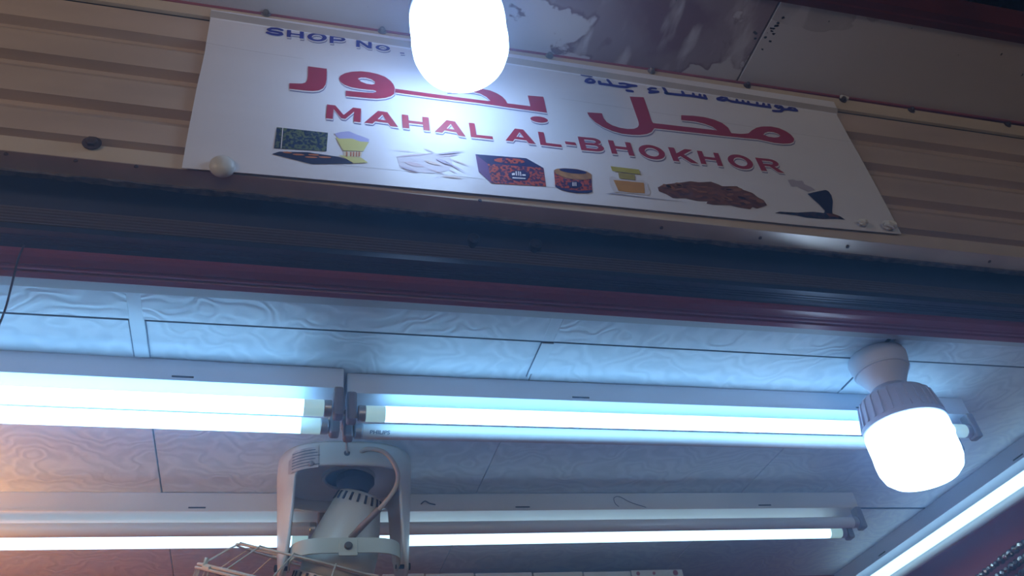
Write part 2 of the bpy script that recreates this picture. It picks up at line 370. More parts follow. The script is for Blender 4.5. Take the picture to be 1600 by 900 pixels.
# ------------------------------------------------------------------ the banner
# outlines of the print, in metres on the sign (x, height above the eye)
RED=[('arabic_ra',[[(0.0089,1.12),(0.0373,1.1201),(0.0377,1.0922),(0.0363,1.0802),(0.0328,1.0705),(0.0268,1.0643),(0.0181,1.0611),(0.0053,1.06),(-0.0162,1.0599),(-0.0168,1.0728),(0.0011,1.0757),(0.0064,1.0791),(0.009,1.0859),(0.0095,1.0962)]]),('arabic_waw',[[(0.1425,1.0934),(0.1404,1.1026),(0.1356,1.1113),(0.1274,1.119),(0.1161,1.1235),(0.1036,1.1254),(0.0898,1.1249),(0.0761,1.1211),(0.0651,1.1147),(0.0581,1.1064),(0.0562,1.0988),(0.0588,1.0914),(0.0654,1.0853),(0.0752,1.0818),(0.0874,1.0807),(0.1008,1.0811),(0.1087,1.0819),(0.1131,1.08),(0.1126,1.0768),(0.1081,1.0747),(0.0959,1.0734),(0.0668,1.0719),(0.0669,1.0588),(0.1007,1.0604),(0.1141,1.0619),(0.1265,1.0658),(0.1357,1.0719),(0.1411,1.0789)],[(0.0849,1.1052),(0.0898,1.1091),(0.0973,1.1102),(0.106,1.108),(0.1114,1.1027),(0.1118,1.0976),(0.1071,1.095),(0.0984,1.0952),(0.0898,1.0986)]]),('arabic_kha_ba',[[(0.1427,1.0825),(0.201,1.0815),(0.2788,1.0822),(0.3224,1.0808),(0.3901,1.0793),(0.3898,1.1205),(0.3625,1.1183),(0.3635,1.091),(0.3245,1.0909),(0.3224,1.0991),(0.3181,1.1065),(0.3098,1.1135),(0.2982,1.119),(0.2862,1.1203),(0.2741,1.1197),(0.25,1.1161),(0.2259,1.11),(0.2253,1.1008),(0.2492,1.1061),(0.2692,1.1089),(0.281,1.1069),(0.2904,1.1005),(0.2965,1.0916),(0.2915,1.0906),(0.2402,1.0907),(0.2015,1.0912),(0.143,1.0921)]]),('arabic_dot',[[(0.389,1.0594),(0.3877,1.057),(0.3851,1.0549),(0.3815,1.0533),(0.3771,1.0522),(0.3724,1.0519),(0.368,1.0524),(0.3641,1.0535),(0.3612,1.0552),(0.3596,1.0574),(0.3593,1.0597),(0.3606,1.0621),(0.3631,1.0642),(0.3668,1.0659),(0.3712,1.0669),(0.3758,1.0673),(0.3804,1.0668),(0.3843,1.0657),(0.3872,1.0639),(0.3888,1.0618)]]),('arabic_dot',[[(0.2626,1.143),(0.2614,1.14),(0.2588,1.1374),(0.2552,1.1353),(0.2509,1.1339),(0.2462,1.1335),(0.2418,1.1339),(0.2379,1.1353),(0.2349,1.1373),(0.2332,1.14),(0.2329,1.1429),(0.2341,1.1458),(0.2365,1.1485),(0.2401,1.1506),(0.2445,1.152),(0.2492,1.1525),(0.2537,1.152),(0.2576,1.1507),(0.2606,1.1486),(0.2623,1.1459)]]),('arabic_mahal',[[(0.5509,1.1528),(0.5777,1.1559),(0.5782,1.1183),(0.5783,1.0931),(0.58,1.0876),(0.7007,1.0896),(0.694,1.0981),(0.6802,1.1037),(0.6626,1.1065),(0.6366,1.1057),(0.64,1.1191),(0.6637,1.1221),(0.6853,1.1222),(0.703,1.1189),(0.7166,1.1123),(0.7252,1.1014),(0.7271,1.0869),(0.7467,1.0882),(0.7622,1.0925),(0.7714,1.1018),(0.784,1.1113),(0.7971,1.117),(0.8159,1.1203),(0.8315,1.1187),(0.8438,1.1121),(0.8511,1.1034),(0.8536,1.0931),(0.8487,1.0842),(0.8401,1.079),(0.8245,1.0755),(0.8054,1.0753),(0.7753,1.0796),(0.753,1.0783),(0.7031,1.0766),(0.579,1.0742),(0.5714,1.0631),(0.5611,1.0561),(0.5472,1.0517),(0.5325,1.0496),(0.5154,1.0495),(0.4992,1.0531),(0.4838,1.0608),(0.4717,1.0712),(0.4645,1.0829),(0.4622,1.0939),(0.4891,1.0964),(0.4893,1.0853),(0.4935,1.0746),(0.5021,1.0677),(0.5141,1.0641),(0.5283,1.0634),(0.5403,1.0658),(0.5481,1.0713),(0.5519,1.0781),(0.5528,1.0865)],[(0.7921,1.0942),(0.7973,1.1002),(0.8056,1.1043),(0.8161,1.1048),(0.8246,1.1015),(0.8268,1.0967),(0.8214,1.0924),(0.812,1.0899),(0.8009,1.0902)]])]
LAT=[('letter_m',[[(0.0388,1.0022),(0.0398,1.0339),(0.0519,1.0339),(0.0643,1.014),(0.0781,1.0337),(0.0902,1.0336),(0.0891,1.0018),(0.079,1.0019),(0.0798,1.0247),(0.0671,1.0058),(0.061,1.0058),(0.0496,1.025),(0.0488,1.0021)]]),('letter_a',[[(0.0947,1.0021),(0.1154,1.0331),(0.1295,1.0327),(0.1452,1.0008),(0.1331,1.0011),(0.13,1.0075),(0.1109,1.008),(0.1068,1.0017)],[(0.1146,1.0135),(0.1218,1.0253),(0.1272,1.0132)]]),('letter_h',[[(0.1519,1.0005),(0.1514,1.0316),(0.1614,1.0316),(0.1616,1.0192),(0.1831,1.0193),(0.1829,1.0318),(0.1928,1.0318),(0.1933,1.0008),(0.1834,1.0007),(0.1832,1.0131),(0.1617,1.013),(0.1619,1.0005)]]),('letter_a',[[(0.2006,1.0001),(0.2206,1.0306),(0.234,1.0296),(0.2485,0.9965),(0.237,0.9974),(0.2342,1.004),(0.216,1.0054),(0.2121,0.9993)],[(0.2196,1.0109),(0.2266,1.0225),(0.2316,1.01)]]),('letter_l',[[(0.2566,0.9974),(0.2557,1.0307),(0.2652,1.0308),(0.2658,1.0042),(0.2913,1.0045),(0.2915,0.9978)]]),('letter_a',[[(0.3115,0.9985),(0.33,1.0299),(0.3438,1.0298),(0.3606,0.9981),(0.3488,0.9982),(0.3456,1.0045),(0.3269,1.0047),(0.3233,0.9984)],[(0.3302,1.0103),(0.3367,1.0223),(0.3425,1.0102)]]),('letter_l',[[(0.3679,0.9978),(0.3679,1.0289),(0.3775,1.0289),(0.3775,1.004),(0.4032,1.0038),(0.4032,0.9976)]]),('letter_hyphen',[[(0.411,1.0064),(0.4105,1.0131),(0.4282,1.013),(0.4287,1.0063)]]),('letter_b',[[(0.4352,0.9967),(0.4346,1.0287),(0.46,1.0295),(0.4644,1.0292),(0.4684,1.0279),(0.4713,1.026),(0.4729,1.0235),(0.473,1.0209),(0.4715,1.0183),(0.4686,1.0162),(0.4647,1.0147),(0.466,1.0157),(0.4705,1.0142),(0.4738,1.0118),(0.4756,1.0089),(0.4757,1.0056),(0.474,1.0026),(0.4707,1.0),(0.4663,0.9982),(0.4613,0.9975)],[(0.4449,1.0028),(0.4604,1.0033),(0.4626,1.0036),(0.4644,1.0045),(0.4656,1.0058),(0.4661,1.0073),(0.4656,1.0087),(0.4643,1.0099),(0.4625,1.0107),(0.4603,1.0109),(0.4447,1.0105)],[(0.4446,1.0162),(0.4594,1.0167),(0.4612,1.017),(0.4628,1.0178),(0.4638,1.019),(0.4642,1.0203),(0.4638,1.0217),(0.4627,1.0228),(0.4611,1.0235),(0.4592,1.0237),(0.4445,1.0233)]]),('letter_h',[[(0.4873,0.9967),(0.4864,1.0288),(0.4958,1.0289),(0.4961,1.016),(0.5165,1.0161),(0.5162,1.0289),(0.5256,1.029),(0.5265,0.9968),(0.5171,0.9968),(0.5167,1.0097),(0.4963,1.0096),(0.4967,0.9968)]]),('letter_o',[[(0.5831,1.0116),(0.5825,1.0154),(0.5807,1.0191),(0.578,1.0223),(0.5743,1.0251),(0.5699,1.0271),(0.565,1.0283),(0.5598,1.0288),(0.5547,1.0283),(0.5498,1.027),(0.5455,1.0249),(0.5418,1.0221),(0.5391,1.0188),(0.5374,1.0151),(0.5369,1.0113),(0.5375,1.0074),(0.5392,1.0038),(0.542,1.0005),(0.5457,0.9978),(0.5501,0.9957),(0.555,0.9945),(0.5601,0.9941),(0.5652,0.9945),(0.5701,0.9959),(0.5745,0.9979),(0.5781,1.0007),(0.5808,1.004),(0.5825,1.0077)],[(0.5724,1.0115),(0.5721,1.0138),(0.5712,1.016),(0.5697,1.018),(0.5677,1.0196),(0.5653,1.0208),(0.5627,1.0216),(0.5599,1.0218),(0.5571,1.0215),(0.5545,1.0208),(0.5521,1.0195),(0.5502,1.0178),(0.5487,1.0159),(0.5478,1.0136),(0.5475,1.0113),(0.5478,1.009),(0.5488,1.0068),(0.5503,1.0049),(0.5523,1.0032),(0.5546,1.002),(0.5573,1.0013),(0.56,1.001),(0.5628,1.0013),(0.5655,1.0021),(0.5678,1.0033),(0.5698,1.005),(0.5712,1.007),(0.5722,1.0092)]]),('letter_k',[[(0.5944,0.996),(0.5929,1.0291),(0.6038,1.0291),(0.6044,1.0152),(0.6229,1.0292),(0.637,1.0292),(0.6181,1.0152),(0.6399,0.996),(0.6262,0.996),(0.6106,1.0099),(0.6049,1.0059),(0.6053,0.996)]]),('letter_h',[[(0.6447,0.9967),(0.6453,1.0289),(0.6548,1.0288),(0.6546,1.016),(0.6753,1.0159),(0.6755,1.0288),(0.685,1.0287),(0.6845,0.9966),(0.6749,0.9966),(0.6752,1.0095),(0.6545,1.0096),(0.6543,0.9967)]]),('letter_o',[[(0.7451,1.0132),(0.7446,1.0172),(0.7429,1.0209),(0.7402,1.0243),(0.7365,1.0271),(0.7322,1.0292),(0.7272,1.0306),(0.7221,1.031),(0.7169,1.0306),(0.712,1.0293),(0.7075,1.0272),(0.7038,1.0244),(0.701,1.021),(0.6992,1.0172),(0.6986,1.0133),(0.6991,1.0094),(0.7008,1.0056),(0.7035,1.0022),(0.7072,0.9994),(0.7115,0.9973),(0.7164,0.996),(0.7216,0.9955),(0.7268,0.996),(0.7317,0.9973),(0.7362,0.9994),(0.7399,1.0022),(0.7427,1.0056),(0.7445,1.0093)],[(0.7344,1.0133),(0.7341,1.0156),(0.7332,1.0179),(0.7318,1.0199),(0.7298,1.0216),(0.7274,1.0229),(0.7248,1.0236),(0.722,1.0239),(0.7192,1.0237),(0.7165,1.0229),(0.7141,1.0216),(0.7121,1.0199),(0.7106,1.0179),(0.7096,1.0157),(0.7093,1.0133),(0.7096,1.0109),(0.7105,1.0087),(0.7119,1.0066),(0.7139,1.005),(0.7163,1.0037),(0.7189,1.0029),(0.7217,1.0026),(0.7245,1.0029),(0.7272,1.0037),(0.7296,1.0049),(0.7316,1.0066),(0.7331,1.0086),(0.7341,1.0109)]]),('letter_r',[[(0.7562,0.9969),(0.7545,1.0289),(0.7813,1.0293),(0.7866,1.0288),(0.7912,1.0271),(0.7946,1.0246),(0.7964,1.0214),(0.7963,1.0181),(0.7944,1.015),(0.7908,1.0126),(0.7861,1.0111),(0.8009,0.9975),(0.7884,0.9973),(0.7765,1.01),(0.7663,1.0098),(0.7669,0.997)],[(0.7659,1.0156),(0.7807,1.0158),(0.7827,1.0161),(0.7844,1.017),(0.7855,1.0183),(0.7859,1.0197),(0.7854,1.0212),(0.7842,1.0224),(0.7824,1.0232),(0.7803,1.0235),(0.7655,1.0233)]])]
SHOP=[('letter_h',[[(-0.0268,1.1886),(-0.0271,1.2075),(-0.0208,1.2077),(-0.0207,1.2001),(-0.0071,1.2006),(-0.0072,1.2081),(-0.0009,1.2083),(-0.0006,1.1894),(-0.0069,1.1892),(-0.007,1.1968),(-0.0206,1.1963),(-0.0206,1.1888)]]),('letter_o',[[(0.0354,1.2009),(0.035,1.2033),(0.0337,1.2055),(0.0318,1.2074),(0.0293,1.2088),(0.0264,1.2097),(0.0231,1.2101),(0.0197,1.2099),(0.0163,1.2092),(0.0131,1.2079),(0.0102,1.2062),(0.0079,1.2041),(0.0061,1.2018),(0.0051,1.1993),(0.0048,1.1967),(0.0053,1.1943),(0.0065,1.1921),(0.0084,1.1903),(0.0109,1.1889),(0.0138,1.1879),(0.0171,1.1876),(0.0205,1.1877),(0.0239,1.1885),(0.0271,1.1897),(0.03,1.1915),(0.0324,1.1935),(0.0341,1.1959),(0.0351,1.1984)],[(0.0284,1.2),(0.0281,1.2014),(0.0275,1.2027),(0.0264,1.2039),(0.0251,1.2047),(0.0235,1.2053),(0.0217,1.2056),(0.0199,1.2055),(0.018,1.2051),(0.0163,1.2043),(0.0147,1.2033),(0.0135,1.2021),(0.0125,1.2007),(0.012,1.1992),(0.0118,1.1977),(0.0121,1.1963),(0.0128,1.1949),(0.0138,1.1938),(0.0151,1.1929),(0.0167,1.1923),(0.0185,1.1921),(0.0204,1.1922),(0.0222,1.1926),(0.0239,1.1933),(0.0255,1.1943),(0.0267,1.1956),(0.0277,1.197),(0.0282,1.1984)]]),('letter_p',[[(0.0401,1.188),(0.04,1.2075),(0.0555,1.2088),(0.0591,1.2086),(0.0622,1.2074),(0.0642,1.2056),(0.065,1.2032),(0.0643,1.2008),(0.0622,1.1986),(0.0592,1.197),(0.0555,1.1962),(0.0461,1.1955),(0.0461,1.1885)],[(0.046,1.1992),(0.055,1.1999),(0.0564,1.2002),(0.0577,1.2009),(0.0585,1.2018),(0.0587,1.2027),(0.0584,1.2037),(0.0576,1.2045),(0.0564,1.2049),(0.055,1.205),(0.046,1.2043)]]),('letter_n',[[(0.0821,1.1874),(0.0823,1.2061),(0.0888,1.2062),(0.1014,1.195),(0.1016,1.2065),(0.1074,1.2067),(0.1071,1.188),(0.1008,1.1879),(0.088,1.1995),(0.0878,1.1876)]]),('letter_o',[[(0.137,1.1953),(0.1367,1.197),(0.1358,1.1986),(0.1344,1.1999),(0.1325,1.201),(0.1303,1.2018),(0.1278,1.2022),(0.1252,1.2022),(0.1226,1.2018),(0.1201,1.201),(0.1179,1.1999),(0.116,1.1986),(0.1147,1.197),(0.1138,1.1953),(0.1135,1.1936),(0.1138,1.1919),(0.1147,1.1903),(0.1161,1.189),(0.118,1.1879),(0.1202,1.1871),(0.1227,1.1867),(0.1253,1.1867),(0.1279,1.1871),(0.1304,1.1879),(0.1326,1.189),(0.1345,1.1903),(0.1358,1.1919),(0.1367,1.1936)],[(0.1316,1.1949),(0.1314,1.1959),(0.1309,1.1969),(0.1302,1.1977),(0.1292,1.1984),(0.128,1.1988),(0.1266,1.1991),(0.1252,1.1991),(0.1238,1.1989),(0.1225,1.1984),(0.1213,1.1978),(0.1203,1.197),(0.1195,1.196),(0.1191,1.195),(0.1189,1.194),(0.1191,1.193),(0.1196,1.192),(0.1203,1.1912),(0.1213,1.1905),(0.1225,1.1901),(0.1239,1.1898),(0.1253,1.1898),(0.1267,1.19),(0.128,1.1905),(0.1292,1.1911),(0.1302,1.1919),(0.131,1.1929),(0.1314,1.1939)]]),('letter_full_stop',[[(0.1532,1.1858),(0.1533,1.1884),(0.1604,1.189),(0.1603,1.1864)]])]
S_STROKE=[(-0.0347,1.2051),(-0.0419,1.2072),(-0.0507,1.2058),(-0.0556,1.2013),(-0.0524,1.1981),(-0.0436,1.198),(-0.0362,1.1969),(-0.0345,1.1937),(-0.0402,1.1902),(-0.0497,1.1903),(-0.0565,1.1925)]
BLUE=[([(0.4752,1.1784),(0.4779,1.1837),(0.4843,1.1883),(0.4894,1.1857),(0.4911,1.182),(0.4864,1.1779),(0.4789,1.1767),(0.4752,1.1784)],1),([(0.4695,1.1953),(0.4888,1.1951)],0.5),([(0.501,1.1837),(0.5008,1.178),(0.5105,1.1784),(0.5212,1.1782),(0.5372,1.1774),(0.5496,1.1785),(0.5581,1.1837)],1.1),([(0.518,1.1916),(0.5228,1.1795)],1),([(0.5393,1.1865),(0.5475,1.1882),(0.5581,1.1867),(0.5703,1.1862),(0.558,1.1833)],0.9),([(0.5496,1.1689),(0.559,1.1688)],1.1),([(0.6076,1.1864),(0.5991,1.1859),(0.5929,1.181),(0.5956,1.1767),(0.6104,1.1781),(0.6021,1.1748),(0.5924,1.1717)],0.9),([(0.6238,1.1934),(0.6274,1.1774)],1.1),([(0.6246,1.1764),(0.6472,1.1773),(0.6759,1.1792),(0.6718,1.1792),(0.6914,1.1784),(0.7039,1.1774)],1.1),([(0.6599,1.1875),(0.6608,1.181)],1),([(0.6811,1.1866),(0.6803,1.1793)],0.9),([(0.6943,1.1865),(0.6927,1.1797)],0.9),([(0.7033,1.1862),(0.7036,1.1773)],1),([(0.7284,1.1815),(0.7402,1.1883),(0.7476,1.1887),(0.7452,1.1817),(0.7372,1.1781),(0.7277,1.1791)],1),([(0.7441,1.1918),(0.7486,1.1824)],1),([(0.7485,1.1819),(0.7549,1.1791),(0.7781,1.1788),(0.8072,1.1776),(0.8331,1.1775)],1.1),([(0.7684,1.1862),(0.7669,1.1801)],0.9),([(0.7806,1.1857),(0.7793,1.1801)],0.9),([(0.7913,1.1852),(0.7902,1.1797)],0.9),([(0.8099,1.1859),(0.8076,1.1789)],0.9),([(0.8232,1.1856),(0.8203,1.1792)],0.9),([(0.8339,1.1864),(0.833,1.1783)],1),([(0.8602,1.182),(0.85,1.1787),(0.8462,1.1817),(0.8516,1.1876),(0.858,1.1868),(0.8605,1.1821),(0.8586,1.1745),(0.8527,1.1693),(0.8372,1.1674)],1),([(0.8456,1.1953),(0.855,1.1954)],0.5),([(0.859,1.1766),(0.8716,1.1782),(0.8786,1.1851),(0.8861,1.1869),(0.8897,1.1786),(0.882,1.1776),(0.8716,1.1782)],1)]
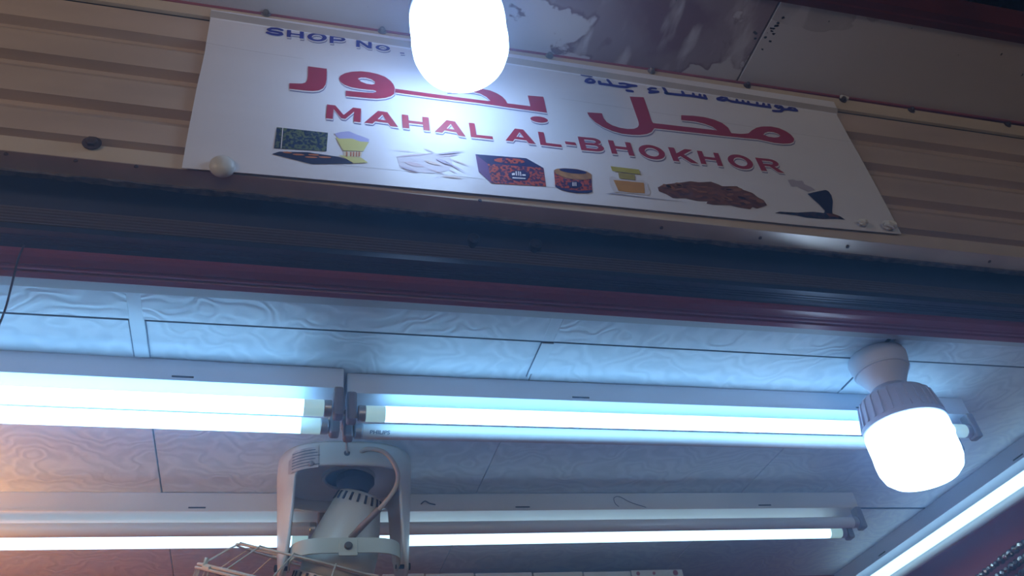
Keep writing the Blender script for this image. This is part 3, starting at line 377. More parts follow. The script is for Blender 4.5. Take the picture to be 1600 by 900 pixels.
PIC=[('printed_tin','navygreen',1,[(-0.0291,0.9702),(0.0425,0.9704),(0.0414,0.9305),(-0.0301,0.9256)]),('printed_tin_spine','white',2,[(-0.0212,0.9699),(-0.0201,0.9699),(-0.02,0.9256),(-0.0212,0.9256)]),('printed_tray','darknavy',1,[(-0.032,0.9133),(-0.0227,0.9197),(0.0151,0.9246),(0.0583,0.9217),(0.0706,0.9178),(0.0791,0.9108),(0.0486,0.9057),(0.0225,0.9011),(-0.0037,0.9071)]),('printed_incense','orange',2,[(-0.0054,0.9197),(-0.0063,0.9188),(-0.0087,0.9179),(-0.0119,0.9175),(-0.0151,0.9175),(-0.0175,0.918),(-0.0183,0.9189),(-0.0175,0.9198),(-0.0151,0.9206),(-0.0119,0.9211),(-0.0087,0.9211),(-0.0063,0.9206)]),('printed_incense','orange',2,[(0.0115,0.9178),(0.0104,0.9168),(0.0074,0.916),(0.0034,0.9155),(-0.0007,0.9154),(-0.0036,0.9159),(-0.0047,0.9167),(-0.0036,0.9177),(-0.0007,0.9186),(0.0034,0.9191),(0.0074,0.9191),(0.0104,0.9186)]),('printed_incense','orange',2,[(0.0317,0.9205),(0.0307,0.9195),(0.0279,0.9187),(0.024,0.9182),(0.0202,0.9182),(0.0174,0.9187),(0.0164,0.9195),(0.0174,0.9205),(0.0202,0.9213),(0.024,0.9218),(0.0279,0.9219),(0.0307,0.9214)]),('printed_incense','orange',2,[(0.0297,0.9151),(0.0285,0.9142),(0.0253,0.9133),(0.0209,0.9128),(0.0166,0.9127),(0.0134,0.9132),(0.0122,0.914),(0.0134,0.915),(0.0166,0.9159),(0.0209,0.9164),(0.0253,0.9164),(0.0285,0.916)]),('printed_incense','orange',2,[(0.0483,0.918),(0.0471,0.9171),(0.0439,0.9162),(0.0395,0.9156),(0.0351,0.9156),(0.0319,0.9161),(0.0307,0.9169),(0.0319,0.9179),(0.0351,0.9188),(0.0395,0.9193),(0.044,0.9193),(0.0472,0.9189)]),('printed_burner_smoke','lilac',1,[(0.0518,0.9703),(0.0609,0.9754),(0.0724,0.9791),(0.0828,0.9738),(0.0932,0.9703),(0.1014,0.9664),(0.1013,0.9585),(0.0726,0.9564),(0.0588,0.9593)]),('printed_burner_bowl','yellow',2,[(0.0537,0.9627),(0.0588,0.9601),(0.0771,0.9632),(0.0886,0.9587),(0.1013,0.9597),(0.0932,0.9387),(0.0648,0.9354),(0.059,0.9489)]),('printed_burner_stem','cream',2,[(0.066,0.934),(0.0915,0.9374),(0.0903,0.9251),(0.065,0.9245)]),('printed_burner_slot','orange',3,[(0.0688,0.9331),(0.0708,0.9333),(0.0707,0.9233),(0.0687,0.9234)]),('printed_burner_slot','orange',3,[(0.0744,0.934),(0.0765,0.9342),(0.0763,0.9242),(0.0743,0.9242)]),('printed_burner_slot','orange',3,[(0.0784,0.9347),(0.0804,0.9348),(0.0803,0.9248),(0.0782,0.9248)]),('printed_burner_slot','orange',3,[(0.0824,0.9353),(0.0844,0.9355),(0.0842,0.9254),(0.0822,0.9255)]),('printed_burner_slot','orange',3,[(0.0863,0.9359),(0.0884,0.9361),(0.0882,0.9261),(0.0861,0.9261)]),('printed_burner_foot','yellow',2,[(0.0582,0.9251),(0.0897,0.9246),(0.0999,0.9156),(0.0796,0.9114),(0.0706,0.9178)]),('printed_stick_bundle','stickbase',0,[(0.1415,0.9337),(0.151,0.94),(0.1834,0.9479),(0.2009,0.9521),(0.2233,0.9563),(0.2208,0.9475),(0.2243,0.9286),(0.214,0.9161),(0.1985,0.9098),(0.1814,0.9066),(0.1611,0.9097),(0.1447,0.9166)]),('printed_stick','stick0',1,[(0.1368,0.9341),(0.1522,0.937),(0.1738,0.9428),(0.1989,0.9517),(0.1737,0.9464),(0.1521,0.9398)]),('printed_stick','stick1',2,[(0.1802,0.96),(0.1849,0.9572),(0.1917,0.9542),(0.1999,0.9519),(0.1923,0.9561),(0.1853,0.9587)]),('printed_stick','stick2',3,[(0.1987,0.9482),(0.2103,0.9504),(0.2265,0.9553),(0.2454,0.9634),(0.2265,0.9592),(0.2102,0.9535)]),('printed_stick','stick0',1,[(0.2004,0.944),(0.2092,0.9454),(0.2216,0.9488),(0.2359,0.9548),(0.2216,0.9521),(0.2092,0.948)]),('printed_stick','stick1',2,[(0.2177,0.9435),(0.2254,0.9395),(0.2365,0.9349),(0.2496,0.9311),(0.2372,0.9371),(0.2259,0.9413)]),('printed_stick','stick2',3,[(0.2077,0.9385),(0.2163,0.9316),(0.2287,0.9231),(0.2435,0.9151),(0.2298,0.9257),(0.2171,0.9337)]),('printed_stick','stick0',1,[(0.2142,0.9203),(0.2179,0.9177),(0.2233,0.9148),(0.2299,0.9124),(0.2239,0.9163),(0.2184,0.9189)]),('printed_stick','stick1',2,[(0.2019,0.9036),(0.2116,0.9025),(0.2255,0.9023),(0.2417,0.904),(0.2259,0.9053),(0.2119,0.9049)]),('printed_stick','stick2',3,[(0.1429,0.9163),(0.1502,0.912),(0.161,0.9079),(0.1739,0.9055),(0.162,0.9118),(0.151,0.9152)]),('printed_stick','stick0',1,[(0.1505,0.9256),(0.1578,0.9208),(0.1686,0.9179),(0.1821,0.9195),(0.1702,0.926),(0.159,0.9273)]),('printed_stick','stick1',2,[(0.1808,0.933),(0.1868,0.929),(0.1958,0.9261),(0.207,0.926),(0.1972,0.9315),(0.1879,0.9334)]),('printed_stick','stick2',3,[(0.1982,0.9398),(0.2033,0.9348),(0.2112,0.9302),(0.2214,0.9282),(0.2131,0.9355),(0.2048,0.939)]),('printed_stick','stick0',1,[(0.1829,0.9169),(0.1895,0.9139),(0.1992,0.9108),(0.2107,0.9089),(0.1999,0.9135),(0.1901,0.916)]),('printed_stick','stick1',2,[(0.1307,0.9485),(0.1418,0.9483),(0.1576,0.9485),(0.1759,0.9495),(0.1577,0.9497),(0.1419,0.9492)]),('printed_stick','stick2',3,[(0.193,0.8957),(0.1963,0.8976),(0.2007,0.9007),(0.2057,0.9048),(0.2005,0.9016),(0.1961,0.8983)]),('printed_stick','stick0',1,[(0.1546,0.9074),(0.1593,0.9059),(0.166,0.9051),(0.1739,0.9055),(0.1664,0.9075),(0.1596,0.9079)]),('printed_box_top','navy',1,[(0.2603,0.9592),(0.3404,0.9628),(0.3655,0.945),(0.2774,0.9406)]),('printed_box_side','violet',1,[(0.2603,0.9592),(0.2774,0.9406),(0.2797,0.899),(0.2621,0.9214)]),('printed_box_front','redpattern',1,[(0.2774,0.9406),(0.3655,0.945),(0.3638,0.9045),(0.2797,0.899)]),('printed_box_motif','redpattern',2,[(0.338,0.9546),(0.3357,0.9521),(0.3298,0.9496),(0.3214,0.9476),(0.3117,0.9464),(0.3021,0.946),(0.2942,0.9467),(0.289,0.9482),(0.2874,0.9504),(0.2897,0.9528),(0.2954,0.9553),(0.3037,0.9573),(0.3135,0.9586),(0.3231,0.9589),(0.3312,0.9583),(0.3364,0.9568)]),('printed_box_emblem','navy',2,[(0.3063,0.9197),(0.3139,0.9294),(0.3262,0.9336),(0.3365,0.9324),(0.3415,0.9249),(0.3354,0.9131),(0.322,0.9099),(0.3112,0.9114)]),('printed_box_script','white',3,[(0.3126,0.9243),(0.3174,0.9263),(0.3175,0.9214),(0.3128,0.9201)]),('printed_box_script','white',3,[(0.3191,0.9298),(0.3211,0.9301),(0.3207,0.9209),(0.3187,0.9206)]),('printed_box_script','white',3,[(0.3232,0.9304),(0.3247,0.9303),(0.324,0.921),(0.3224,0.9208)]),('printed_box_script','white',3,[(0.326,0.9299),(0.3275,0.9298),(0.3272,0.921),(0.3257,0.9207)]),('printed_box_script','white',3,[(0.329,0.9249),(0.3343,0.9251),(0.3342,0.922),(0.3286,0.9217)]),('printed_box_script','white',3,[(0.313,0.9162),(0.3333,0.9173),(0.3331,0.9151),(0.3127,0.9136)]),('printed_jar_body','redpattern',1,[(0.3816,0.9418),(0.3847,0.9339),(0.3958,0.9272),(0.4158,0.9255),(0.43,0.9284),(0.4417,0.9366),(0.437,0.9029),(0.4303,0.8992),(0.411,0.8966),(0.3978,0.8975),(0.3863,0.9004),(0.3785,0.9056)]),('printed_jar_band','navy',2,[(0.3793,0.9112),(0.387,0.905),(0.3986,0.9021),(0.4132,0.9014),(0.4375,0.9066),(0.437,0.9029),(0.4303,0.8992),(0.411,0.8966),(0.3978,0.8975),(0.3863,0.9004),(0.3785,0.9056)]),('printed_jar_lid','gold',2,[(0.3816,0.9418),(0.3865,0.9457),(0.3993,0.9491),(0.42,0.9503),(0.436,0.947),(0.4423,0.9423),(0.4408,0.9318),(0.4298,0.9275),(0.4092,0.9264),(0.3921,0.9294),(0.3842,0.9348)]),('printed_jar_lid_inlay','navy',3,[(0.4352,0.9436),(0.433,0.9417),(0.4277,0.9401),(0.4202,0.9392),(0.4115,0.939),(0.4031,0.9395),(0.3962,0.9407),(0.3918,0.9424),(0.3905,0.9444),(0.3927,0.9463),(0.3979,0.9478),(0.4054,0.9488),(0.414,0.949),(0.4225,0.9485),(0.4295,0.9473),(0.434,0.9455)]),('printed_jar_emblem','navy',3,[(0.399,0.913),(0.4054,0.9194),(0.4138,0.9215),(0.4204,0.9202),(0.4228,0.9145),(0.417,0.9083),(0.4073,0.9064),(0.4015,0.9079)]),('printed_jar_script','white',4,[(0.4072,0.9184),(0.4086,0.9184),(0.4075,0.91),(0.4061,0.91)]),('printed_jar_script','white',4,[(0.4096,0.9187),(0.4109,0.9187),(0.4098,0.9104),(0.4085,0.9104)]),('printed_jar_script','white',4,[(0.4123,0.9191),(0.4137,0.9191),(0.4126,0.9107),(0.4112,0.9107)]),('printed_bottle_glass','glass',1,[(0.471,0.9385),(0.4775,0.9432),(0.4859,0.9381),(0.5141,0.9384),(0.5281,0.9416),(0.5342,0.9349),(0.5351,0.9139),(0.53,0.9078),(0.4724,0.9078),(0.4697,0.9222)]),('printed_bottle_perfume','amber',2,[(0.4773,0.9344),(0.5285,0.9349),(0.5251,0.9113),(0.5023,0.9094),(0.4812,0.9105)]),('printed_bottle_neck','olive',2,[(0.4888,0.9524),(0.517,0.9515),(0.5146,0.939),(0.4883,0.9392)]),('printed_bottle_cap','olive2',3,[(0.4786,0.965),(0.5265,0.9644),(0.5269,0.9532),(0.4797,0.9542)]),('printed_bottle_shadow','greyline',1,[(0.4584,0.9016),(0.4719,0.9053),(0.5344,0.9027),(0.6007,0.9016),(0.534,0.901),(0.4713,0.9023)]),('printed_resin_pile','brown',1,[(0.5509,0.9285),(0.5653,0.9368),(0.582,0.9417),(0.5989,0.9466),(0.6139,0.9513),(0.6275,0.9506),(0.6507,0.9552),(0.6635,0.9505),(0.6686,0.9473),(0.696,0.9512),(0.7041,0.9445),(0.7207,0.939),(0.7279,0.9296),(0.7364,0.9243),(0.7388,0.9132),(0.7172,0.9029),(0.7101,0.9057),(0.7042,0.9),(0.6847,0.9013),(0.6698,0.9043),(0.6395,0.9017),(0.6281,0.9027),(0.6315,0.9081),(0.6117,0.9068),(0.5934,0.9105),(0.5716,0.9076),(0.5619,0.915),(0.5507,0.9197)]),('printed_resin_chip','chip0',2,[(0.6089,0.9436),(0.6063,0.9411),(0.6004,0.9386),(0.5948,0.9374),(0.5926,0.9383),(0.5952,0.9407),(0.6011,0.9433),(0.6068,0.9445)]),('printed_resin_chip','chip1',3,[(0.7037,0.917),(0.7009,0.9145),(0.6956,0.913),(0.6908,0.9132),(0.6894,0.9151),(0.6922,0.9175),(0.6975,0.9191),(0.7023,0.9189)]),('printed_resin_chip','chip2',4,[(0.5944,0.9367),(0.5914,0.9348),(0.5869,0.9354),(0.5836,0.9382),(0.5834,0.9415),(0.5864,0.9434),(0.5909,0.9428),(0.5942,0.94)]),('printed_resin_chip','chip0',2,[(0.7032,0.9129),(0.7005,0.9114),(0.6958,0.9114),(0.6918,0.9131),(0.691,0.9153),(0.6937,0.9168),(0.6984,0.9168),(0.7023,0.9151)]),('printed_resin_chip','chip1',3,[(0.6913,0.9074),(0.6878,0.9063),(0.6807,0.9068),(0.6743,0.9086),(0.6722,0.9107),(0.6758,0.9118),(0.6828,0.9113),(0.6893,0.9095)]),('printed_resin_chip','chip2',4,[(0.6837,0.9303),(0.6812,0.9276),(0.6759,0.9253),(0.6711,0.9246),(0.6694,0.9261),(0.6719,0.9288),(0.6771,0.9311),(0.682,0.9318)]),('printed_resin_chip','chip0',2,[(0.7272,0.9097),(0.7241,0.909),(0.7189,0.9109),(0.7147,0.9143),(0.714,0.9172),(0.7171,0.9179),(0.7223,0.916),(0.7265,0.9126)]),('printed_resin_chip','chip1',3,[(0.7185,0.9327),(0.7153,0.9303),(0.7093,0.9293),(0.7041,0.9303),(0.7027,0.9326),(0.7059,0.9349),(0.7119,0.9359),(0.7171,0.935)]),('printed_resin_chip','chip2',4,[(0.5943,0.9306),(0.591,0.9281),(0.5836,0.925),(0.5763,0.9231),(0.5735,0.9236),(0.5767,0.9261),(0.5841,0.9292),(0.5914,0.931)]),('printed_resin_chip','chip0',2,[(0.6806,0.9413),(0.6773,0.9389),(0.6708,0.9375),(0.665,0.9379),(0.6631,0.9398),(0.6664,0.9422),(0.6728,0.9436),(0.6787,0.9432)]),('printed_resin_chip','chip1',3,[(0.6415,0.9403),(0.6382,0.9382),(0.6316,0.9369),(0.6254,0.9372),(0.6233,0.9389),(0.6265,0.941),(0.6332,0.9423),(0.6394,0.942)]),('printed_resin_chip','chip2',4,[(0.704,0.944),(0.7006,0.9406),(0.6937,0.9375),(0.6872,0.9367),(0.685,0.9386),(0.6883,0.942),(0.6952,0.9451),(0.7017,0.9459)]),('printed_resin_chip','chip0',2,[(0.5764,0.9308),(0.5731,0.928),(0.5659,0.9258),(0.5593,0.9255),(0.5569,0.9273),(0.5602,0.93),(0.5673,0.9322),(0.5741,0.9325)]),('printed_resin_chip','chip1',3,[(0.6245,0.937),(0.6217,0.936),(0.6163,0.9368),(0.6116,0.9388),(0.6103,0.9409),(0.6131,0.9419),(0.6184,0.9411),(0.6232,0.9391)]),('printed_resin_chip','chip2',4,[(0.7358,0.9183),(0.7322,0.9159),(0.7265,0.9158),(0.7219,0.9179),(0.7212,0.921),(0.7247,0.9233),(0.7304,0.9235),(0.735,0.9214)]),('printed_resin_chip','chip0',2,[(0.592,0.9167),(0.5895,0.9158),(0.5857,0.9171),(0.5829,0.92),(0.5826,0.9227),(0.5851,0.9236),(0.5889,0.9223),(0.5917,0.9194)]),('printed_resin_chip','chip1',3,[(0.5742,0.9334),(0.5708,0.9311),(0.5637,0.9293),(0.557,0.9292),(0.5547,0.9308),(0.558,0.9331),(0.5651,0.9348),(0.5718,0.9349)]),('printed_resin_chip','chip2',4,[(0.6407,0.9411),(0.6385,0.9391),(0.6339,0.9374),(0.6297,0.937),(0.6282,0.9381),(0.6303,0.9401),(0.6349,0.9418),(0.6392,0.9422)]),('printed_resin_chip','chip0',2,[(0.5805,0.9083),(0.5772,0.9079),(0.5718,0.9105),(0.5673,0.9146),(0.5663,0.9178),(0.5696,0.9183),(0.575,0.9157),(0.5795,0.9115)]),('printed_resin_chip','chip1',3,[(0.6518,0.9391),(0.649,0.9375),(0.6433,0.9367),(0.638,0.9373),(0.6363,0.9388),(0.6391,0.9404),(0.6448,0.9412),(0.6501,0.9406)]),('printed_resin_chip','chip2',4,[(0.7137,0.9338),(0.7113,0.9317),(0.7067,0.9301),(0.7026,0.9302),(0.7013,0.9317),(0.7036,0.9339),(0.7082,0.9354),(0.7124,0.9354)]),('printed_resin_chip','chip0',2,[(0.6044,0.9362),(0.601,0.9335),(0.5933,0.9303),(0.5857,0.9284),(0.5828,0.929),(0.5862,0.9316),(0.5939,0.9349),(0.6015,0.9368)]),('printed_resin_chip','chip1',3,[(0.7279,0.9247),(0.7239,0.9223),(0.7166,0.9217),(0.7102,0.9231),(0.7084,0.9258),(0.7123,0.9281),(0.7197,0.9288),(0.7261,0.9273)]),('printed_resin_chip','chip2',4,[(0.5805,0.9263),(0.5767,0.9252),(0.5706,0.9273),(0.5656,0.9316),(0.5648,0.9354),(0.5685,0.9366),(0.5747,0.9344),(0.5796,0.9301)]),('printed_resin_chip','chip0',2,[(0.7077,0.9213),(0.704,0.9197),(0.6971,0.9202),(0.6911,0.9226),(0.6895,0.9254),(0.6933,0.9269),(0.7002,0.9264),(0.7062,0.924)]),('printed_resin_chip','chip1',3,[(0.6953,0.9465),(0.6913,0.9427),(0.6828,0.939),(0.6748,0.9376),(0.672,0.9393),(0.6758,0.943),(0.6843,0.9467),(0.6924,0.9482)]),('printed_resin_chip','chip2',4,[(0.5749,0.93),(0.5716,0.9286),(0.5658,0.9295),(0.5609,0.9322),(0.5597,0.9351),(0.563,0.9366),(0.5688,0.9357),(0.5738,0.933)]),('printed_resin_chip','chip0',2,[(0.7002,0.9108),(0.6969,0.9076),(0.6901,0.9053),(0.684,0.9051),(0.682,0.9072),(0.6854,0.9103),(0.6921,0.9126),(0.6983,0.9128)]),('printed_resin_chip','chip1',3,[(0.6899,0.9384),(0.6859,0.9359),(0.6782,0.9351),(0.6714,0.9364),(0.6694,0.939),(0.6734,0.9415),(0.6811,0.9423),(0.6879,0.941)]),('printed_resin_chip','chip2',4,[(0.7087,0.9136),(0.7061,0.9113),(0.7014,0.9102),(0.6974,0.9109),(0.6964,0.913),(0.699,0.9153),(0.7037,0.9164),(0.7077,0.9157)]),('printed_resin_chip','chip0',2,[(0.6057,0.9214),(0.6021,0.9189),(0.5941,0.9161),(0.5863,0.9145),(0.5833,0.9152),(0.5868,0.9176),(0.5948,0.9205),(0.6027,0.922)]),('printed_resin_chip','chip1',3,[(0.6584,0.9319),(0.6548,0.9284),(0.6468,0.9249),(0.6392,0.9235),(0.6364,0.9249),(0.64,0.9284),(0.648,0.9318),(0.6556,0.9333)]),('printed_resin_chip','chip2',4,[(0.5967,0.9358),(0.5936,0.9341),(0.5879,0.9339),(0.5828,0.9353),(0.5812,0.9374),(0.5842,0.9391),(0.59,0.9394),(0.5951,0.938)]),('printed_resin_chip','chip0',2,[(0.7231,0.9213),(0.7206,0.9196),(0.7164,0.9192),(0.7129,0.9204),(0.7122,0.9225),(0.7147,0.9242),(0.7189,0.9246),(0.7224,0.9234)]),('printed_resin_chip','chip1',3,[(0.6463,0.9126),(0.6434,0.9106),(0.6372,0.909),(0.6314,0.9086),(0.6294,0.9098),(0.6322,0.9117),(0.6384,0.9134),(0.6442,0.9137)]),('printed_resin_chip','chip2',4,[(0.6717,0.9131),(0.6686,0.9124),(0.6633,0.9144),(0.6589,0.9178),(0.6581,0.9208),(0.6612,0.9214),(0.6665,0.9194),(0.6709,0.916)]),('printed_resin_chip','chip0',2,[(0.7036,0.9223),(0.7006,0.9213),(0.6954,0.9224),(0.691,0.9249),(0.6899,0.9272),(0.6929,0.9282),(0.6981,0.9271),(0.7025,0.9246)]),('printed_resin_chip','chip1',3,[(0.6266,0.9188),(0.6239,0.9159),(0.6181,0.9134),(0.6128,0.9127),(0.6108,0.9142),(0.6135,0.9171),(0.6192,0.9196),(0.6246,0.9203)]),('printed_resin_chip','chip2',4,[(0.6189,0.9289),(0.6167,0.9282),(0.6133,0.9295),(0.6107,0.932),(0.6103,0.9342),(0.6124,0.9348),(0.6159,0.9336),(0.6185,0.9311)]),('printed_resin_chip','chip0',2,[(0.7123,0.9172),(0.7085,0.9137),(0.7006,0.9108),(0.6933,0.9102),(0.6908,0.9121),(0.6946,0.9156),(0.7025,0.9185),(0.7098,0.9191)]),('printed_resin_chip','chip1',3,[(0.6674,0.924),(0.6638,0.9221),(0.6579,0.9228),(0.6533,0.9258),(0.6526,0.9292),(0.6562,0.9311),(0.662,0.9304),(0.6667,0.9274)]),('printed_resin_chip','chip2',4,[(0.6775,0.9141),(0.6739,0.9129),(0.6678,0.9145),(0.6628,0.9179),(0.6618,0.9211),(0.6654,0.9223),(0.6715,0.9207),(0.6765,0.9174)]),('printed_resin_chip','chip0',2,[(0.6352,0.9172),(0.6314,0.9144),(0.6237,0.9126),(0.6166,0.9128),(0.6142,0.9148),(0.6179,0.9175),(0.6256,0.9193),(0.6328,0.9192)]),('printed_resin_chip','chip1',3,[(0.6032,0.9238),(0.5996,0.9223),(0.5941,0.9238),(0.5898,0.9276),(0.5893,0.9313),(0.5929,0.9329),(0.5984,0.9313),(0.6027,0.9275)]),('printed_resin_chip','chip2',4,[(0.6367,0.9277),(0.6331,0.9258),(0.6259,0.9249),(0.6192,0.9255),(0.6169,0.9273),(0.6204,0.9292),(0.6277,0.9301),(0.6344,0.9295)]),('printed_resin_chip','chip0',2,[(0.6549,0.9096),(0.6518,0.909),(0.6466,0.9112),(0.6424,0.9149),(0.6416,0.9179),(0.6447,0.9185),(0.6499,0.9164),(0.6541,0.9127)]),('printed_smoke','lilacgrey',1,[(0.8003,0.9805),(0.8116,0.9838),(0.819,0.981),(0.8293,0.9835),(0.8309,0.9741),(0.8418,0.9693),(0.8469,0.9626),(0.8304,0.9568),(0.8192,0.963),(0.8142,0.9676),(0.8023,0.9649)]),('printed_censer_cup','darknavy',2,[(0.8273,0.9509),(0.8461,0.9583),(0.8678,0.9659),(0.8726,0.9629),(0.8741,0.9537),(0.8715,0.9398),(0.8608,0.9159),(0.8587,0.9085),(0.8412,0.9064),(0.8462,0.914),(0.8444,0.9189),(0.8411,0.9276),(0.8348,0.9375)]),('printed_charcoal','darknavy2',1,[(0.7474,0.8967),(0.7578,0.9014),(0.7825,0.9027),(0.7907,0.9031),(0.8048,0.9059),(0.8224,0.9091),(0.8438,0.9087),(0.8591,0.9096),(0.8716,0.9051),(0.8787,0.8979),(0.8628,0.8978),(0.8349,0.8942),(0.8036,0.8938),(0.7851,0.8965)]),('printed_wood_chip','brown',3,[(0.8451,0.9079),(0.8587,0.9085),(0.8703,0.9039),(0.8655,0.9003),(0.8492,0.9014)])]
B_OUT=[(-0.1439,1.2148),(-0.1435,1.1839),(-0.1433,1.1555),(-0.1426,1.1232),(-0.1432,1.087),(-0.1443,1.0489),(-0.1445,1.0053),(-0.1447,0.9635),(-0.1445,0.9132),(-0.144,0.8693),(-0.0336,0.872),(0.1219,0.8739),(0.3082,0.8759),(0.458,0.8768),(0.6172,0.8764),(0.7867,0.8759),(0.9788,0.8781),(0.9798,0.9438),(0.9797,1.0018),(0.9796,1.0628),(0.9781,1.1074),(0.9779,1.1465),(0.9774,1.1794),(0.9785,1.2173)]
YB = .835
bx0, bx1 = -.1442, .9788
def fold(x): return 1.2085-.026*(x+.05)*.95
bn = thing('banner', (.42, YB, .873), 'white printed shop banner with red Arabic and Latin lettering above the opening', 'banner')
left = [p for p in B_OUT[:10]]; right = [p for p in B_OUT[16:]]
def edge(pts, z):
    q = sorted(pts, key=lambda p: p[1])
    for a, b in zip(q, q[1:]):
        if a[1] <= z <= b[1]: return a[0]+(b[0]-a[0])*(z-a[1])/max(1e-6, b[1]-a[1])
    return q[0][0] if z < q[0][1] else q[-1][0]
V = []; F = []; nx, nz = 40, 16
bot = B_OUT[9:17]
for i in range(nx+1):
    s = i/nx; xm = bx0+(bx1-bx0)*s
    zb = edge([(p[1], p[0]) for p in bot], xm) if True else .873
    zs = [zb+(fold(xm)-zb)*j/nz for j in range(nz+1)]+[fold(xm)+.010, 1.2235-.010*(xm+.14)]
    for j, z in enumerate(zs):
        x = edge(left, z)+(edge(right, z)-edge(left, z))*s
        V.append((x, YB if j <= nz else YB-.0075 if j == nz+1 else YB-.0078, z))
R_ = nz+3
for i in range(nx):
    for j in range(R_-1): F.append((i*R_+j, i*R_+j+1, (i+1)*R_+j+1, (i+1)*R_+j))
sheet = mk('banner_sheet', V, F, BANNER, bn)
md = sheet.modifiers.new('thickness', 'SOLIDIFY'); md.thickness = .0008; md.offset = -1
V = []; F = []                    # brownish overlay, the fold's shade painted in under the top edge
for i in range(nx+1):
    xm = bx0+(bx1-bx0)*i/nx
    V += [(xm, YB-.0012, fold(xm)+.0004), (xm, YB-.0087, fold(xm)+.0098)]
for i in range(nx): F.append((i*2, i*2+1, i*2+3, i*2+2))
mk('fold_shade', V, F, mat('fold_shade_brown', (.44, .40, .39), .4, 0, .15, 9), bn)
for p in ([(-.143, 1.146), (-.08, 1.141), (.0, 1.138)], [(.42, 1.123), (.60, 1.118), (.80, 1.112), (.977, 1.107)], [(.02, .905), (.22, .908), (.42, .903)]):
    mk('crease', *ribbon(p, .0007, YB-.0010), mat('crease_shade', (.50, .50, .56), .5), bn)
def letter(name, loops, m, y0=YB-.0012, big=True):
    o = mk(name, *flat(loops, y0-.0006), m, bn)
    if big:
        mk('letter_outline', *flat(loops, y0-.0003, .0004, -.0026), INKWHITE, o)
        mk('letter_shadow', *flat(loops, y0, .0010, -.0046), INKSHADE, o)
    return o
for n_, lp in RED: letter(n_, lp, INKRED)
for n_, lp in LAT: letter(n_, lp, INKRED)
for n_, lp in SHOP: letter(n_, lp, INKBLUE)
mk('letter_s', *ribbon(S_STROKE, .0052, YB-.0018), INKBLUE, bn)
for p, w in BLUE: mk('arabic_stroke', *ribbon(p, .0062*w, YB-.0018), INKBLUE, bn)
PM = dict(navygreen=mat_pattern('print_navy_green', (.020, .035, .085), (.13, .17, .09), 240), white=INKWHITE, darknavy=mat('print_dark_navy', (.022, .020, .055), .5),
          darknavy2=mat_pattern('print_charcoal', (.014, .013, .035), (.07, .04, .06), 120), orange=mat('print_orange', (.50, .17, .06), .5), lilac=mat('print_lilac', (.42, .42, .72), .5),
          yellow=mat('print_yellow', (.62, .58, .20), .5), cream=mat('print_cream', (.70, .62, .48), .5), stick0=mat('print_stick_pink', (.60, .47, .54), .5), stick1=mat('print_stick_tan', (.68, .54, .50), .5),
          stick2=mat('print_stick_mauve', (.53, .46, .60), .5), stickbase=mat('print_stick_pale', (.65, .60, .69), .5), navy=mat('print_navy', (.030, .028, .11), .45), violet=mat('print_violet', (.14, .055, .19), .45),
          redpattern=mat_pattern('print_red_ornament', (.48, .085, .045), (.07, .025, .085), 240), gold=mat('print_gold', (.42, .22, .10), .4, 0, .4, 60), glass=mat('print_glass', (.66, .64, .70), .4),
          amber=mat('print_amber', (.55, .27, .06), .4, 0, .15, 40), olive=mat('print_olive', (.38, .31, .07), .4), olive2=mat('print_olive_gold', (.46, .40, .06), .4), greyline=mat('print_grey', (.34, .33, .42), .5),
          brown=mat('print_brown', (.20, .075, .030), .5, 0, .4, 60), chip0=mat('print_chip_dark', (.12, .042, .025), .5), chip1=mat('print_chip_mid', (.27, .10, .035), .5), chip2=mat('print_chip_light', (.33, .14, .05), .5), lilacgrey=mat('print_smoke', (.46, .43, .54), .5))
for n_, m_, lay, pts in PIC: mk(n_, *flat([pts], YB-.0012-.0004*lay), PM[m_], bn)

# fixings around the sign
tag(mk('plastic_dome_cap', *lathe([(0, -.0105), (.006, -.010), (.0125, -.0075), (.0165, -.003), (.0168, .001), (.0125, .0015)], (-.094, .833, .878), (0, 1, .25), 24), PLASTIC, None, True, (-.094, .833, .879)),
    'round white plastic cap at the lower left corner of the banner', 'cap')
def paper_wad(c, w, seed, label):
    r = random.Random(seed); V = []; n, mrows = 14, 7
    for i in range(mrows):
        a = math.pi*i/(mrows-1)
        for k in range(n):
            t = 2*math.pi*k/n; q = r.uniform(.75, 1.2)
            V.append((c[0]+w*q*math.cos(a), c[1]-.002+w*.7*q*math.sin(a)*math.sin(t), c[2]+w*.75*q*math.sin(a)*math.cos(t)))
    F = [(i*n+k, i*n+(k+1) % n, (i+1)*n+(k+1) % n, (i+1)*n+k) for i in range(mrows-1) for k in range(n)]
    tag(mk('foam_wad', V, F, PLASTIC, None, False, c), label, 'foam wad')
paper_wad((.905, .829, .889), .0088, 5, 'smaller white torn foam wad at the lower right banner corner')
paper_wad((.955, .828, .8885), .0125, 6, 'larger white torn foam wad nearest the lower right banner corner')

